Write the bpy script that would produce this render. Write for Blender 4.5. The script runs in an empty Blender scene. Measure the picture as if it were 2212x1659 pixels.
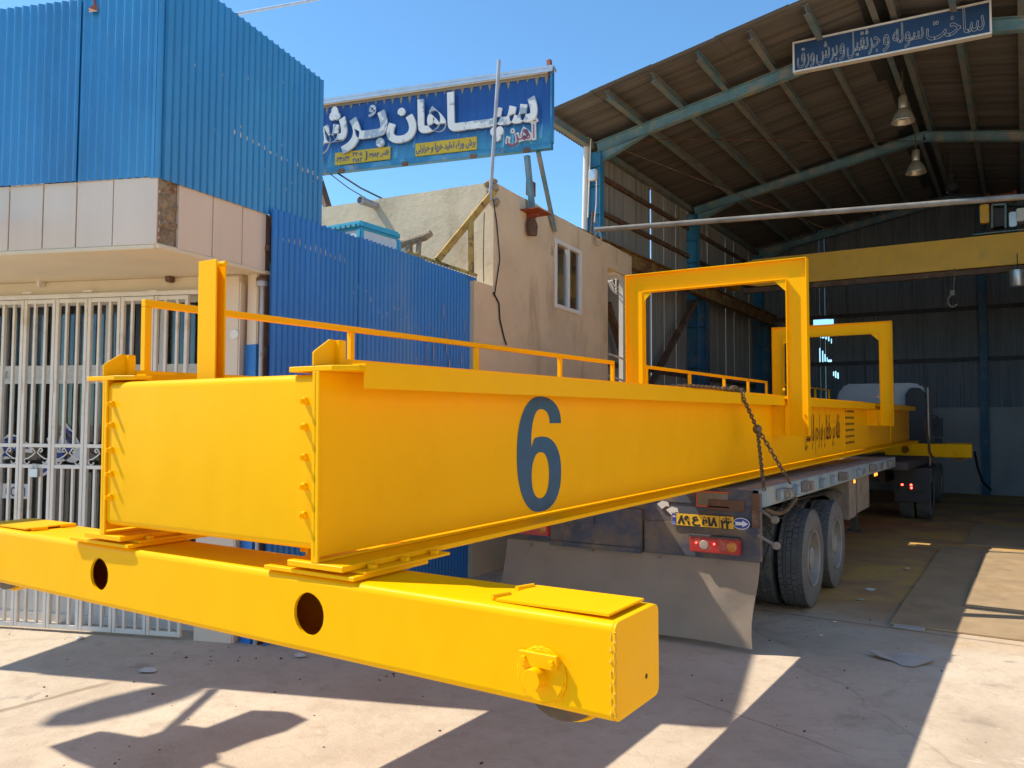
import bpy, bmesh, math, random
from mathutils import Vector as V, Matrix
random.seed(7)
R = math.radians
scene = bpy.context.scene
COL = scene.collection

# ------------------------------------------------------------------ camera, sky, sun, exposure
CAM = V((0, 0, 2.0)); FPX = 1749.56; CX, CY = 1106, 829.5
yw, pt, rl = R(32.28974), R(2.81186), R(0.27788)
FW = V((-math.sin(yw)*math.cos(pt), math.cos(yw)*math.cos(pt), math.sin(pt)))
RT0 = V((math.cos(yw), math.sin(yw), 0)); UP0 = RT0.cross(FW)
RT = RT0*math.cos(rl) + UP0*math.sin(rl); UP = UP0*math.cos(rl) - RT0*math.sin(rl)
cd = bpy.data.cameras.new('camera'); cam = bpy.data.objects.new('camera', cd); COL.objects.link(cam)
cd.sensor_width = 36; cd.lens = FPX/2212*36; cd.clip_start = .05; cd.clip_end = 2000
cam.matrix_world = Matrix(((RT.x, UP.x, -FW.x, CAM.x), (RT.y, UP.y, -FW.y, CAM.y), (RT.z, UP.z, -FW.z, CAM.z), (0, 0, 0, 1)))
scene.camera = cam

SUN = V((.71, .275, -1)).normalized()          # direction the light travels
world = bpy.data.worlds.new('World'); scene.world = world; world.use_nodes = True
nt = world.node_tree; bg = nt.nodes['Background']
sky = nt.nodes.new('ShaderNodeTexSky'); sky.sky_type = 'NISHITA'; sky.sun_disc = False
sky.sun_elevation = math.asin(-SUN.z); sky.sun_rotation = math.atan2(-SUN.x, -SUN.y)
sky.altitude = 1500; sky.air_density = 1.0; sky.dust_density = .25; sky.ozone_density = 2.5
tn = nt.nodes.new('ShaderNodeMix'); tn.data_type = 'RGBA'; tn.blend_type = 'MULTIPLY'; tn.inputs[0].default_value = 1; tn.inputs[7].default_value = (.545, .775, .825, 1)   # the clear azure of a dry highland sky
nt.links.new(sky.outputs[0], tn.inputs[6]); nt.links.new(tn.outputs[2], bg.inputs[0]); bg.inputs[1].default_value = .125
sl = bpy.data.lights.new('sun', 'SUN'); sl.energy = 2.6; sl.angle = R(.53); sl.color = (1, .925, .78)
so = bpy.data.objects.new('sun', sl); COL.objects.link(so)
so.rotation_euler = SUN.to_track_quat('-Z', 'Y').to_euler(); so.location = (-8, -3, 15)
vs = scene.view_settings; vs.view_transform = 'Standard'; vs.look = 'None'; vs.exposure = 1.27; vs.gamma = 1
scene.cycles.max_bounces = 10; scene.cycles.diffuse_bounces = 6; scene.cycles.use_denoising = True

# ------------------------------------------------------------------ rays of the photograph onto real planes
def ray(u, v): return FW + RT*((u-CX)/FPX) - UP*((v-CY)/FPX)
def hit(u, v, n, k):
    d = ray(u, v); n = V(n); return CAM + d*((k - n.dot(CAM))/n.dot(d))
def onX(u, v, k): return hit(u, v, (1, 0, 0), k)
def onY(u, v, k): return hit(u, v, (0, 1, 0), k)
def onZ(u, v, k): return hit(u, v, (0, 0, 1), k)
def onP(u, v, p, ang):
    a = R(ang); n = V((-math.sin(a), math.cos(a), 0)); return hit(u, v, n, n.x*p[0]+n.y*p[1])

# ------------------------------------------------------------------ materials
M = {}
def node(t, typ, **kw):
    n = t.nodes.new(typ)
    for k, v in kw.items(): setattr(n, k, v)
    return n
def ramp(t, src, pts):
    r = node(t, 'ShaderNodeValToRGB'); e = r.color_ramp.elements
    e[0].position, e[0].color = pts[0][0], (*pts[0][1], 1); e[1].position, e[1].color = pts[-1][0], (*pts[-1][1], 1)
    for p, c in pts[1:-1]:
        x = e.new(p); x.color = (*c, 1)
    t.links.new(src, r.inputs[0]); return r
def g3(a): return (a, a, a)
def noise(t, vec, scale, detail=6, rough=.6, dist=0):
    n = node(t, 'ShaderNodeTexNoise'); n.inputs['Scale'].default_value = scale; n.inputs['Detail'].default_value = detail
    n.inputs['Roughness'].default_value = rough; n.inputs['Distortion'].default_value = dist
    t.links.new(vec, n.inputs['Vector']); return n.outputs[0]
def mapping(t, vec, sc):
    m = node(t, 'ShaderNodeMapping'); m.inputs['Scale'].default_value = sc; t.links.new(vec, m.inputs[0]); return m.outputs[0]
def mix(t, f, a, b):
    m = node(t, 'ShaderNodeMix', data_type='RGBA')
    for s, x in ((m.inputs[0], f), (m.inputs[6], a), (m.inputs[7], b)):
        if hasattr(x, 'links'): t.links.new(x, s)
        elif isinstance(x, tuple): s.default_value = (*x, 1)
        else: s.default_value = x
    return m.outputs[2]
def mat(name, col, rough=.6, metal=0, var=.12, vscale=3, patches=(), bump=.1, bscale=60, bdist=.004, spec=.5, stretch=(1, 1, 1), world_co=False, rvar=.08, coat=0, wave=0):
    """patches: (colour, noise scale, threshold, softness, stretch)"""
    m = bpy.data.materials.new(name); m.use_nodes = True; t = m.node_tree; b = t.nodes['Principled BSDF']
    tc = node(t, 'ShaderNodeTexCoord'); co = tc.outputs['Object']
    if world_co: co = node(t, 'ShaderNodeNewGeometry').outputs['Position']
    co2 = mapping(t, co, stretch)
    nz = noise(t, co2, vscale)
    dark = tuple(c*(1-var*1.6) for c in col); lite = tuple(min(1, c*(1+var)) for c in col)
    c = ramp(t, nz, [(.25, dark), (.5, col), (.75, lite)]).outputs[0]
    for i, p in enumerate(patches):
        pc, ps, th, sf = p[:4]; st = p[4] if len(p) > 4 else (1, 1, 1)
        pn = noise(t, mapping(t, co, st), ps, 8, .65, .3)
        f = ramp(t, pn, [(th, g3(0)), (th+sf, g3(1))]).outputs[0]
        c = mix(t, f, c, pc)
    t.links.new(c, b.inputs['Base Color'])
    b.inputs['Metallic'].default_value = metal; b.inputs['Specular IOR Level'].default_value = spec
    b.inputs['Coat Weight'].default_value = coat; b.inputs['Coat Roughness'].default_value = .15
    rr = ramp(t, noise(t, co, vscale*4), [(.3, g3(max(0.02, rough-rvar))), (.7, g3(min(1, rough+rvar)))])
    t.links.new(rr.outputs[0], b.inputs['Roughness'])
    if bump:
        bn = node(t, 'ShaderNodeBump'); bn.inputs['Strength'].default_value = bump; bn.inputs['Distance'].default_value = bdist
        t.links.new(noise(t, co, bscale, 8, .7), bn.inputs['Height'])
        if wave:                                                      # plate ripples and paint runs
            w2 = node(t, 'ShaderNodeBump'); w2.inputs['Strength'].default_value = wave; w2.inputs['Distance'].default_value = .02
            t.links.new(noise(t, mapping(t, co, (1, 1, .6)), 2.6, 3, .5), w2.inputs['Height']); t.links.new(w2.outputs[0], bn.inputs['Normal'])
        t.links.new(bn.outputs[0], b.inputs['Normal'])
    M[name] = m; return m
def emit(name, col, s):
    m = bpy.data.materials.new(name); m.use_nodes = True; b = m.node_tree.nodes['Principled BSDF']
    b.inputs['Base Color'].default_value = (*col, 1); b.inputs['Emission Color'].default_value = (*col, 1); b.inputs['Emission Strength'].default_value = s; M[name] = m
def glass(name, col=(.8, .85, .9), rough=.02):
    m = bpy.data.materials.new(name); m.use_nodes = True; b = m.node_tree.nodes['Principled BSDF']
    b.inputs['Base Color'].default_value = (*col, 1); b.inputs['Transmission Weight'].default_value = 1; b.inputs['Roughness'].default_value = rough; b.inputs['IOR'].default_value = 1.5
    M[name] = m

RUST = (.16, .065, .025); DUST = (.36, .29, .21)
mat('crane_yellow', (.91, .46, .0005), .38, 0, .02, 1.6, bump=.10, bscale=38, bdist=.003, rvar=.07, spec=.08, wave=.5, patches=[((.89, .445, .0005), 2.2, .56, .15), ((.92, .47, .003), 150, .74, .03)])
mat('crane_weld', (.93, .46, .002), .45, 0, .06, 20, bump=.9, bscale=70, bdist=.012)
mat('numeral_blue', (.012, .075, .17), .42, 0, .15, 8, bump=.15)
mat('letter_red', (.11, .012, .008), .5, 0, .1, 8, bump=0)
mat('stencil_black', (.03, .02, .015), .6, bump=0)
mat('wheel_steel', (.10, .072, .04), .5, .1, .3, 14, bump=.4, bscale=50, patches=[(RUST, 9, .52, .15)])
mat('hole_dark', (.02, .015, .01), .8, bump=0)
mat('blue_sheet', (.016, .20, .47), .42, .0, .13, 1.7, bump=.05, spec=1.0, stretch=(1, 1, .35), patches=[((.03, .27, .55), .9, .45, .25, (1, 1, .3)), ((.10, .22, .34), 3, .64, .12, (1, 1, .15)), ((.45, .47, .46), 26, .76, .012, (1, 1, .35))])
mat('blue_fence', (.020, .185, .56), .45, 0, .10, 2, bump=.05, stretch=(1, 1, .3), patches=[((.09, .25, .52), .8, .50, .25, (1, 1, .4)), ((.02, .18, .48), 1.3, .5, .2, (1, 1, .3)), ((.55, .57, .56), 9, .70, .015, (1, 1.6, .14)), ((.22, .17, .13), 14, .74, .02, (1, 1, .4))])
mat('grey_sheet', (.25, .23, .205), .62, .0, .30, 1.5, bump=.05, stretch=(6, 6, .12), patches=[(RUST, 2.4, .66, .1, (1, 1, .25)), ((.14, .12, .10), 1.5, .54, .12, (6, 6, .15))])
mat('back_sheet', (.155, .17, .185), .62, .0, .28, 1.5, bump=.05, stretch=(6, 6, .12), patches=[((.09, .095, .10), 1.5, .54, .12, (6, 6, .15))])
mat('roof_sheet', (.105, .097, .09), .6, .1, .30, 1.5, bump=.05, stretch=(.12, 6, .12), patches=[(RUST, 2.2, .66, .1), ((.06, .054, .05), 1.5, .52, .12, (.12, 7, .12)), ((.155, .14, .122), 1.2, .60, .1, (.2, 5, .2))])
mat('hall_paint', (.13, .25, .30), .55, 0, .2, 3, bump=.15, patches=[((.35, .30, .22), 2.6, .50, .16), (RUST, 6, .66, .06)])
mat('hall_blue', (.035, .22, .40), .55, 0, .2, 2, bump=.1, patches=[(DUST, 3, .58, .15), (RUST, 7, .68, .06)])
mat('purlin_paint', (.20, .20, .185), .6, 0, .2, 3, bump=.15, patches=[((.10, .20, .24), 1.3, .50, .12), (RUST, 5, .63, .06)])
mat('column_dark', (.03, .105, .175), .65, 0, .2, 2, bump=.1, patches=[((.16, .14, .115), 2.2, .52, .15), (RUST, 6, .66, .06)])  # darker copy of the hall blue, with brown patches and rust
mat('rust_steel', (.14, .075, .045), .8, .1, .3, 4, bump=.3, patches=[((.26, .19, .13), 3, .55, .15)])
mat('rust_yellow', (.42, .26, .05), .7, 0, .25, 6, bump=.25, patches=[(RUST, 7, .52, .08), ((.45, .40, .3), 12, .66, .05)])
mat('hall_crane_yellow', (.80, .42, .02), .5, 0, .1, 1.5, bump=.1, patches=[((.60, .34, .04), 1.5, .58, .2)])
mat('rust_beam', (.24, .16, .05), .75, 0, .25, 4, bump=.25, patches=[(RUST, 5, .46, .1), ((.36, .23, .05), 6, .62, .08)])
mat('stucco', (.63, .515, .35), .9, 0, .11, 1.2, bump=.6, bscale=9, bdist=.018, patches=[((.45, .345, .215), 1.1, .55, .12, (1, 1, .35)), ((.66, .55, .39), .9, .58, .10), ((.30, .235, .16), 2.2, .66, .05, (1, 1, .4)), ((.40, .31, .2), 11, .70, .03, (1, 1, .2))])
mat('stucco_pale', (.74, .60, .42), .9, 0, .07, 1, bump=.4, bscale=14, bdist=.02)
mat('stucco_brown', (.30, .235, .165), .9, 0, .1, 3, bump=.4, bscale=14, bdist=.02)  # plain darker brown plaster
mat('tile', (.70, .58, .46), .38, 0, .05, 2, bump=.03, stretch=(1, 1, .2), patches=[((.44, .34, .24), 1.6, .66, .12, (1, 1, .2)), ((.72, .65, .58), 2.5, .6, .2, (3, 3, .2))])
mat('rubble', (.40, .31, .21), .95, 0, .35, 9, bump=1, bscale=22, bdist=.05, patches=[((.28, .15, .10), 8, .58, .1), ((.42, .30, .12), 12, .62, .08)])
mat('soffit', (.70, .61, .45), .8, 0, .06, 1.5, bump=.1, bscale=20, patches=[((.50, .40, .26), 2.2, .66, .1)])
mat('white_paint', (.70, .655, .585), .42, 0, .05, 4, bump=.05, patches=[((.55, .47, .36), 2, .56, .15), ((.48, .38, .25), 9, .64, .1), ((.30, .20, .12), 22, .71, .03)])
mat('white_frame', (.72, .72, .70), .35, 0, .04, 3, bump=0)
mat('white_plastic', (.74, .73, .70), .45, 0, .06, 3, bump=.05, patches=[(DUST, 5, .66, .15)])
mat('cyan_plastic', (.06, .42, .60), .45, 0, .08, 3, bump=.05)
mat('blind', (.20, .24, .29), .7, 0, .1, 3, bump=0)
mat('bare_zinc', (.50, .53, .55), .5, .2, .15, 30, bump=0)
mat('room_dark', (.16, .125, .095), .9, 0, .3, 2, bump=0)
mat('sticker_white', (.72, .74, .78), .5, bump=0)
mat('sticker_blue', (.02, .055, .32), .4, bump=0)
mat('black_ink', (.02, .02, .02), .5, bump=0)
mat('sign_blue', (.016, .075, .30), .5, 0, .15, 2, bump=.05, patches=[((.03, .20, .42), 1.0, .54, .25)])
mat('sign_letter', (.68, .68, .66), .5, 0, .08, 4, bump=.15, patches=[((.30, .37, .44), 2.4, .53, .03)])
mat('sign_letter_red', (.42, .05, .05), .5, 0, .1, 4, bump=0)
mat('sign_yellow', (.72, .46, .02), .5, 0, .08, 4, bump=0)
mat('sign_ink', (.06, .10, .22), .6, bump=0)
mat('tin', (.55, .56, .57), .35, .7, .1, 5, bump=.05)
mat('grey_pole', (.40, .39, .40), .45, .3, .12, 6, bump=.1, patches=[(RUST, 8, .66, .06)])
mat('dirty_streak', (.32, .26, .19), .9, bump=0)
mat('navy_panel', (.014, .045, .12), .45, 0, .15, 2, bump=0)
mat('neon_tube', (.42, .44, .46), .3, bump=0)
mat('trailer_blue', (.062, .070, .10), .65, 0, .3, 2.2, bump=.25, bscale=30, patches=[((.17, .125, .085), 2.6, .46, .16), ((.20, .19, .17), 5, .60, .1), (RUST, 9, .64, .05)])
mat('trailer_rail', (.22, .30, .36), .65, 0, .2, 3, bump=.2, patches=[((.30, .26, .21), 3, .54, .15), (RUST, 8, .64, .05)])
mat('deck_wood', (.30, .245, .195), .85, 0, .25, 3, bump=.4, bscale=25, stretch=(6, .6, 1), patches=[((.42, .35, .28), 2.5, .56, .15), ((.06, .05, .045), 4, .64, .06)])
mat('dust_steel', (.22, .195, .165), .8, 0, .25, 5, bump=.25, patches=[(RUST, 6, .62, .08)])
mat('flap_rubber', (.30, .235, .18), .75, 0, .10, 2.5, bump=.35, bscale=12, bdist=.01, patches=[((.25, .19, .145), 1.4, .58, .2), ((.10, .08, .07), 26, .72, .02)])
mat('tyre_rubber', (.115, .12, .125), .8, 0, .2, 6, bump=.25, bscale=40, patches=[((.17, .16, .15), 3.5, .56, .2)])
mat('tread_gap', (.02, .021, .023), .9, bump=0)
mat('rim', (.27, .27, .265), .6, .2, .18, 5, bump=.1, patches=[(DUST, 4, .54, .15)])
mat('chain_steel', (.17, .11, .065), .6, .4, .3, 30, bump=.3)
mat('red_lens', (.42, .015, .015), .22, 0, .12, 20, bump=.05, patches=[((.40, .22, .17), 6, .60, .2)])
mat('amber_lens', (.55, .22, .03), .3, bump=0)
mat('clear_lens', (.36, .29, .24), .3, bump=0)
mat('plate_yellow', (.75, .44, .015), .45, 0, .05, 6, bump=0)
mat('orange_red', (.60, .09, .03), .5, bump=0)
mat('truck_white', (.46, .47, .49), .35, 0, .05, 3, bump=0)
mat('truck_dark', (.035, .037, .042), .6, 0, .2, 4, bump=.1)
mat('dark_steel', (.05, .05, .055), .7, 0, .25, 5, bump=.2)
mat('concrete_wall', (.31, .31, .30), .9, 0, .15, 1.3, bump=.3, bscale=12)
mat('plate_steel', (.42, .295, .17), .6, .15, .15, 1.6, bump=.1, patches=[((.30, .175, .085), 1.1, .55, .2), ((.55, .34, .05), 1.7, .60, .12)])
mat('cardboard', (.42, .38, .33), .85, 0, .1, 5, bump=.2)
mat('paper', (.66, .62, .56), .8, 0, .08, 12, bump=.1)
mat('stone_dark', (.10, .075, .055), .9, 0, .3, 20, bump=.4)
mat('lamp_alu', (.50, .46, .38), .32, .55, .1, 6, bump=0)
mat('black_cable', (.015, .015, .017), .95, bump=0)
mat('rust_red', (.25, .06, .03), .7, 0, .25, 6, bump=.2)
emit('led_red', (1, .03, .02), 9); emit('led_amber', (1, .4, .05), .8)
glass('window_glass'); 

def ground_material():
    m = bpy.data.materials.new('concrete_ground'); m.use_nodes = True; t = m.node_tree; b = t.nodes['Principled BSDF']
    co = node(t, 'ShaderNodeNewGeometry').outputs['Position']
    base = ramp(t, noise(t, co, .9, 8, .65, .4), [(.28, (.44, .345, .255)), (.5, (.55, .445, .335)), (.72, (.62, .515, .40))]).outputs[0]
    f = ramp(t, noise(t, co, 5.5, 8, .7, .5), [(.50, g3(0)), (.66, g3(.55))]).outputs[0]
    c = mix(t, f, base, (.41, .315, .23))
    f = ramp(t, noise(t, mapping(t, co, (1, 2.5, 1)), 2.2, 10, .75, 1.2), [(.60, g3(0)), (.68, g3(.8))]).outputs[0]
    c = mix(t, f, c, (.66, .56, .44))
    f = ramp(t, noise(t, co, 60, 4, .6), [(.63, g3(0)), (.72, g3(.6))]).outputs[0]
    c = mix(t, f, c, (.20, .165, .13))
    f = ramp(t, noise(t, co, 1.4, 6, .6, 1.5), [(.66, g3(0)), (.74, g3(.75))]).outputs[0]
    c = mix(t, f, c, (.24, .20, .165))                                # oil stains
    # brown and yellow workshop dust on the hall's floor
    sx = node(t, 'ShaderNodeSeparateXYZ'); t.links.new(co, sx.inputs[0])
    add = node(t, 'ShaderNodeMath', operation='MULTIPLY_ADD'); t.links.new(noise(t, co, .55, 5, .6), add.inputs[0]); add.inputs[1].default_value = 3.2; t.links.new(sx.outputs[1], add.inputs[2])
    mr = node(t, 'ShaderNodeMapRange'); mr.inputs[1].default_value = 10.1; mr.inputs[2].default_value = 11.6; t.links.new(add.outputs[0], mr.inputs[0])
    dirt = ramp(t, noise(t, co, .8, 8, .65, .6), [(.3, (.29, .16, .08)), (.48, (.43, .245, .11)), (.6, (.54, .32, .10)), (.75, (.66, .36, .03))]).outputs[0]
    c = mix(t, mr.outputs[0], c, dirt)
    # long cracks and the saw joint
    vo = node(t, 'ShaderNodeTexVoronoi', feature='DISTANCE_TO_EDGE'); vo.inputs['Scale'].default_value = .16
    mx = node(t, 'ShaderNodeVectorMath', operation='ADD'); sc = node(t, 'ShaderNodeVectorMath', operation='SCALE'); sc.inputs['Scale'].default_value = .55
    nn = node(t, 'ShaderNodeTexNoise'); nn.inputs['Scale'].default_value = 1.6; nn.inputs['Detail'].default_value = 6; t.links.new(co, nn.inputs['Vector'])
    t.links.new(nn.outputs['Color'], sc.inputs[0]); t.links.new(co, mx.inputs[0]); t.links.new(sc.outputs[0], mx.inputs[1]); t.links.new(mx.outputs[0], vo.inputs['Vector'])
    cr = ramp(t, vo.outputs['Distance'], [(0, g3(.3)), (.005, g3(0))]).outputs[0]
    c = mix(t, cr, c, (.24, .20, .16))
    def band(P, Q, wd, amp, col, c, k0=0, k1=1, fc=.8):                 # an irregular line between two ground points
        d = (Q-P); L = d.length; d /= L; n = V((-d.y, d.x, 0))
        dt = node(t, 'ShaderNodeVectorMath', operation='DOT_PRODUCT'); t.links.new(co, dt.inputs[0]); dt.inputs[1].default_value = n
        al = node(t, 'ShaderNodeVectorMath', operation='DOT_PRODUCT'); t.links.new(co, al.inputs[0]); al.inputs[1].default_value = d
        a1 = node(t, 'ShaderNodeMath', operation='MULTIPLY_ADD'); t.links.new(noise(t, co, 3, 8, .7), a1.inputs[0]); a1.inputs[1].default_value = amp; a1.inputs[2].default_value = -n.dot(P)-amp*.5
        a2 = node(t, 'ShaderNodeMath', operation='ADD'); t.links.new(a1.outputs[0], a2.inputs[0]); t.links.new(dt.outputs['Value'], a2.inputs[1])
        ab = node(t, 'ShaderNodeMath', operation='ABSOLUTE'); t.links.new(a2.outputs[0], ab.inputs[0])
        m1 = node(t, 'ShaderNodeMapRange'); m1.inputs[1].default_value = wd*.3; m1.inputs[2].default_value = wd; m1.inputs[3].default_value = fc; m1.inputs[4].default_value = 0; t.links.new(ab.outputs[0], m1.inputs[0])
        lo = d.dot(P); m2 = node(t, 'ShaderNodeMapRange'); m2.inputs[1].default_value = lo; m2.inputs[2].default_value = lo+.15; t.links.new(al.outputs['Value'], m2.inputs[0])
        m3 = node(t, 'ShaderNodeMapRange'); m3.inputs[1].default_value = lo+L-.2; m3.inputs[2].default_value = lo+L; m3.inputs[3].default_value = 1; m3.inputs[4].default_value = 0; t.links.new(al.outputs['Value'], m3.inputs[0])
        x1 = node(t, 'ShaderNodeMath', operation='MULTIPLY'); t.links.new(m1.outputs[0], x1.inputs[0]); t.links.new(m2.outputs[0], x1.inputs[1])
        x2 = node(t, 'ShaderNodeMath', operation='MULTIPLY'); t.links.new(x1.outputs[0], x2.inputs[0]); t.links.new(m3.outputs[0], x2.inputs[1])
        return mix(t, x2.outputs[0], c, col)
    c = band(onZ(-60, 1552, 0), onZ(262, 1468, 0), .05, .10, (.27, .20, .14), c)
    c = band(V((-3.4, 9.0, 0)), V((1.2, 8.75, 0)), .03, .09, (.20, .14, .095), c, fc=.7)
    c = band(onZ(1470, 1500, 0), onZ(1860, 1640, 0), .016, .12, (.24, .19, .15), c, fc=.6)
    for uu, vv, ru in ((1660, 1322, .30), (1730, 1316, .22), (1420, 1445, .13), (2150, 1480, .22), (2120, 1560, .18), (1085, 1455, .16), (300, 1440, .25), (1870, 1560, .3)):
        Pc = onZ(uu, vv, 0); ds = node(t, 'ShaderNodeVectorMath', operation='DISTANCE'); t.links.new(co, ds.inputs[0]); ds.inputs[1].default_value = Pc
        an = node(t, 'ShaderNodeMath', operation='MULTIPLY_ADD'); t.links.new(noise(t, co, 6, 8, .75), an.inputs[0]); an.inputs[1].default_value = ru*3.4; t.links.new(ds.outputs['Value'], an.inputs[2])
        mm = node(t, 'ShaderNodeMapRange'); mm.inputs[1].default_value = ru*1.5; mm.inputs[2].default_value = ru*2.4; mm.inputs[3].default_value = .42; mm.inputs[4].default_value = 0; t.links.new(an.outputs[0], mm.inputs[0])
        c = mix(t, mm.outputs[0], c, (.20, .155, .12))
    t.links.new(c, b.inputs['Base Color']); b.inputs['Roughness'].default_value = .9; b.inputs['Specular IOR Level'].default_value = .3
    b1 = node(t, 'ShaderNodeBump'); b1.inputs['Strength'].default_value = .8; b1.inputs['Distance'].default_value = .015
    t.links.new(noise(t, co, 13, 12, .72), b1.inputs['Height'])
    b2 = node(t, 'ShaderNodeBump'); b2.inputs['Strength'].default_value = .5; b2.inputs['Distance'].default_value = .012; b2.invert = True
    t.links.new(cr, b2.inputs['Height']); t.links.new(b1.outputs[0], b2.inputs['Normal']); t.links.new(b2.outputs[0], b.inputs['Normal'])
    M['ground'] = m
ground_material()
def sign_panel():
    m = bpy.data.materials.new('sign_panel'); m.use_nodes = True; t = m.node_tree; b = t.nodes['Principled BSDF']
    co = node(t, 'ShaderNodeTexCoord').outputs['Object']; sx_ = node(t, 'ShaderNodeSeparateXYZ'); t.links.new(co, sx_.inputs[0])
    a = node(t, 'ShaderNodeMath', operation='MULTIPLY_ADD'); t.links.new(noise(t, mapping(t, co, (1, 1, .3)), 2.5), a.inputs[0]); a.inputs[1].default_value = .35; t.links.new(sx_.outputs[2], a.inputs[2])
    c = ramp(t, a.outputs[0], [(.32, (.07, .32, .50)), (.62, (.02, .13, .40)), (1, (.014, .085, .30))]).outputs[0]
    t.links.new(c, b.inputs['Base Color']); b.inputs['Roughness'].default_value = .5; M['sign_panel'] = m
sign_panel()

# ------------------------------------------------------------------ mesh builder
class MB:
    def __init__(s): s.v = []; s.f = []
    def add(s, vs, fs):
        n = len(s.v); s.v += [V(p) for p in vs]; s.f += [[i+n for i in f] for f in fs]; return s
    def hexa(s, p): return s.add(p, [(0, 3, 2, 1), (4, 5, 6, 7), (0, 1, 5, 4), (1, 2, 6, 5), (2, 3, 7, 6), (3, 0, 4, 7)])
    def box(s, x0, x1, y0, y1, z0, z1):
        return s.hexa([(x0, y0, z0), (x1, y0, z0), (x1, y1, z0), (x0, y1, z0), (x0, y0, z1), (x1, y0, z1), (x1, y1, z1), (x0, y1, z1)])
    def fbox(s, o, u, v, w, a, b, c):           # box in a frame: ranges along u, v, w
        P = lambda i, j, k: o + u*i + v*j + w*k
        return s.hexa([P(a[0], b[0], c[0]), P(a[1], b[0], c[0]), P(a[1], b[1], c[0]), P(a[0], b[1], c[0]), P(a[0], b[0], c[1]), P(a[1], b[0], c[1]), P(a[1], b[1], c[1]), P(a[0], b[1], c[1])])
    def bar(s, p, q, w, h=None, up=V((0, 0, 1))):
        p, q = V(p), V(q); d = (q-p).normalized(); h = h or w
        if abs(d.dot(up)) > .98: up = V((0, 1, 0))
        a = d.cross(up).normalized(); b = a.cross(d)
        return s.hexa([p-a*w/2-b*h/2, p+a*w/2-b*h/2, q+a*w/2-b*h/2, q-a*w/2-b*h/2, p-a*w/2+b*h/2, p+a*w/2+b*h/2, q+a*w/2+b*h/2, q-a*w/2+b*h/2])
    def prism(s, poly, o, u, v, w):             # polygon in (u, v) swept by vector w
        n = len(poly); a = [V(o)+u*x+v*y for x, y in poly]; b = [p+w for p in a]
        return s.add(a+b, [list(range(n-1, -1, -1)), list(range(n, 2*n))] + [(i, (i+1) % n, (i+1) % n+n, i+n) for i in range(n)])
    def rings(s, rs, closed=True, cap=True):
        n = len(rs[0]); vs = [p for r in rs for p in r]; fs = []
        for j in range(len(rs)-1):
            for i in range(n if closed else n-1):
                k = (i+1) % n; fs.append((j*n+i, j*n+k, (j+1)*n+k, (j+1)*n+i))
        if cap: fs += [list(range(n-1, -1, -1)), [(len(rs)-1)*n+i for i in range(n)]]
        return s.add(vs, fs)
    def tube(s, pts, r, n=8, closed=False):
        pts = [V(p) for p in pts]; rs = []; up = None; N = len(pts)
        for i, p in enumerate(pts):
            if closed: d = (pts[(i+1) % N]-pts[i-1]).normalized()
            else: d = (pts[min(i+1, N-1)]-pts[max(i-1, 0)]).normalized()
            if up is None: up = V((0, 0, 1)) if abs(d.z) < .9 else V((1, 0, 0))
            a = d.cross(up).normalized(); b = a.cross(d).normalized(); up = b
            rr = r[i] if isinstance(r, (list, tuple)) else r
            rs.append([p+a*math.cos(2*math.pi*k/n)*rr+b*math.sin(2*math.pi*k/n)*rr for k in range(n)])
        if closed: rs.append(rs[0])
        return s.rings(rs, True, not closed)
    def cyl(s, p, q, r, n=20): return s.tube([p, q], r, n)
    def lathe(s, o, axis, prof, n=32, cap=True):    # prof: (radius, height along axis)
        o = V(o); axis = V(axis).normalized(); up = V((0, 0, 1)) if abs(axis.z) < .9 else V((1, 0, 0))
        a = axis.cross(up).normalized(); b = a.cross(axis)
        return s.rings([[o+axis*h+a*math.cos(2*math.pi*k/n)*r+b*math.sin(2*math.pi*k/n)*r for k in range(n)] for r, h in prof], True, cap)
    def hexbolt(s, o, axis, r, h):
        return s.lathe(o, axis, [(r, 0), (r, h*.85), (r*.85, h)], 6)
    def corr(s, o, u, v, w, L, H, pitch=.076, amp=.009, k=6, top=None):   # corrugations run along v, L along u, w = outward
        n = max(2, int(L/pitch*k)); a = []; b = []
        for i in range(n+1):
            x = L*i/n; d = w*(amp*math.cos(2*math.pi*x/pitch)); h = H if top is None else top(x)
            a.append(o+u*x+d); b.append(o+u*x+v*h+d)
        return s.add(a+b, [(i, i+1, n+2+i, n+1+i) for i in range(n)])
    def build(s, name, m, parent=None, bevel=0, smooth=False, seg=2, weld=False):
        me = bpy.data.meshes.new(name); bm = bmesh.new(); vs = [bm.verts.new(p) for p in s.v]
        for f in s.f:
            try: bm.faces.new([vs[i] for i in f])
            except ValueError: pass
        if weld: bmesh.ops.remove_doubles(bm, verts=bm.verts, dist=1e-5)
        bmesh.ops.recalc_face_normals(bm, faces=bm.faces)
        if bevel:
            bm.edges.ensure_lookup_table()
            es = [e for e in bm.edges if len(e.link_faces) == 2 and e.calc_face_angle(0) > .6]
            bmesh.ops.bevel(bm, geom=es, offset=bevel, segments=seg, affect='EDGES', clamp_overlap=True)
        bm.to_mesh(me); bm.free(); me.materials.append(M[m])
        if smooth:
            for p in me.polygons: p.use_smooth = True
            try: me.set_sharp_from_angle(angle=R(38))
            except Exception: pass
        o = bpy.data.objects.new(name, me); COL.objects.link(o)
        if parent: o.parent = parent
        return o
def tag(o, label, cat=None, group=None):
    o['label'] = label
    if cat: o['category'] = cat
    if group: o['group'] = group
    return o
def thing(name, label, cat, loc=(0, 0, 0), rz=0, group=None):
    o = bpy.data.objects.new(name, None); COL.objects.link(o); o.location = loc; o.rotation_euler = (0, 0, rz); o.empty_display_size = .2
    return tag(o, label, cat, group)
def stuff(o, kind): o['kind'] = kind; return o
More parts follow.
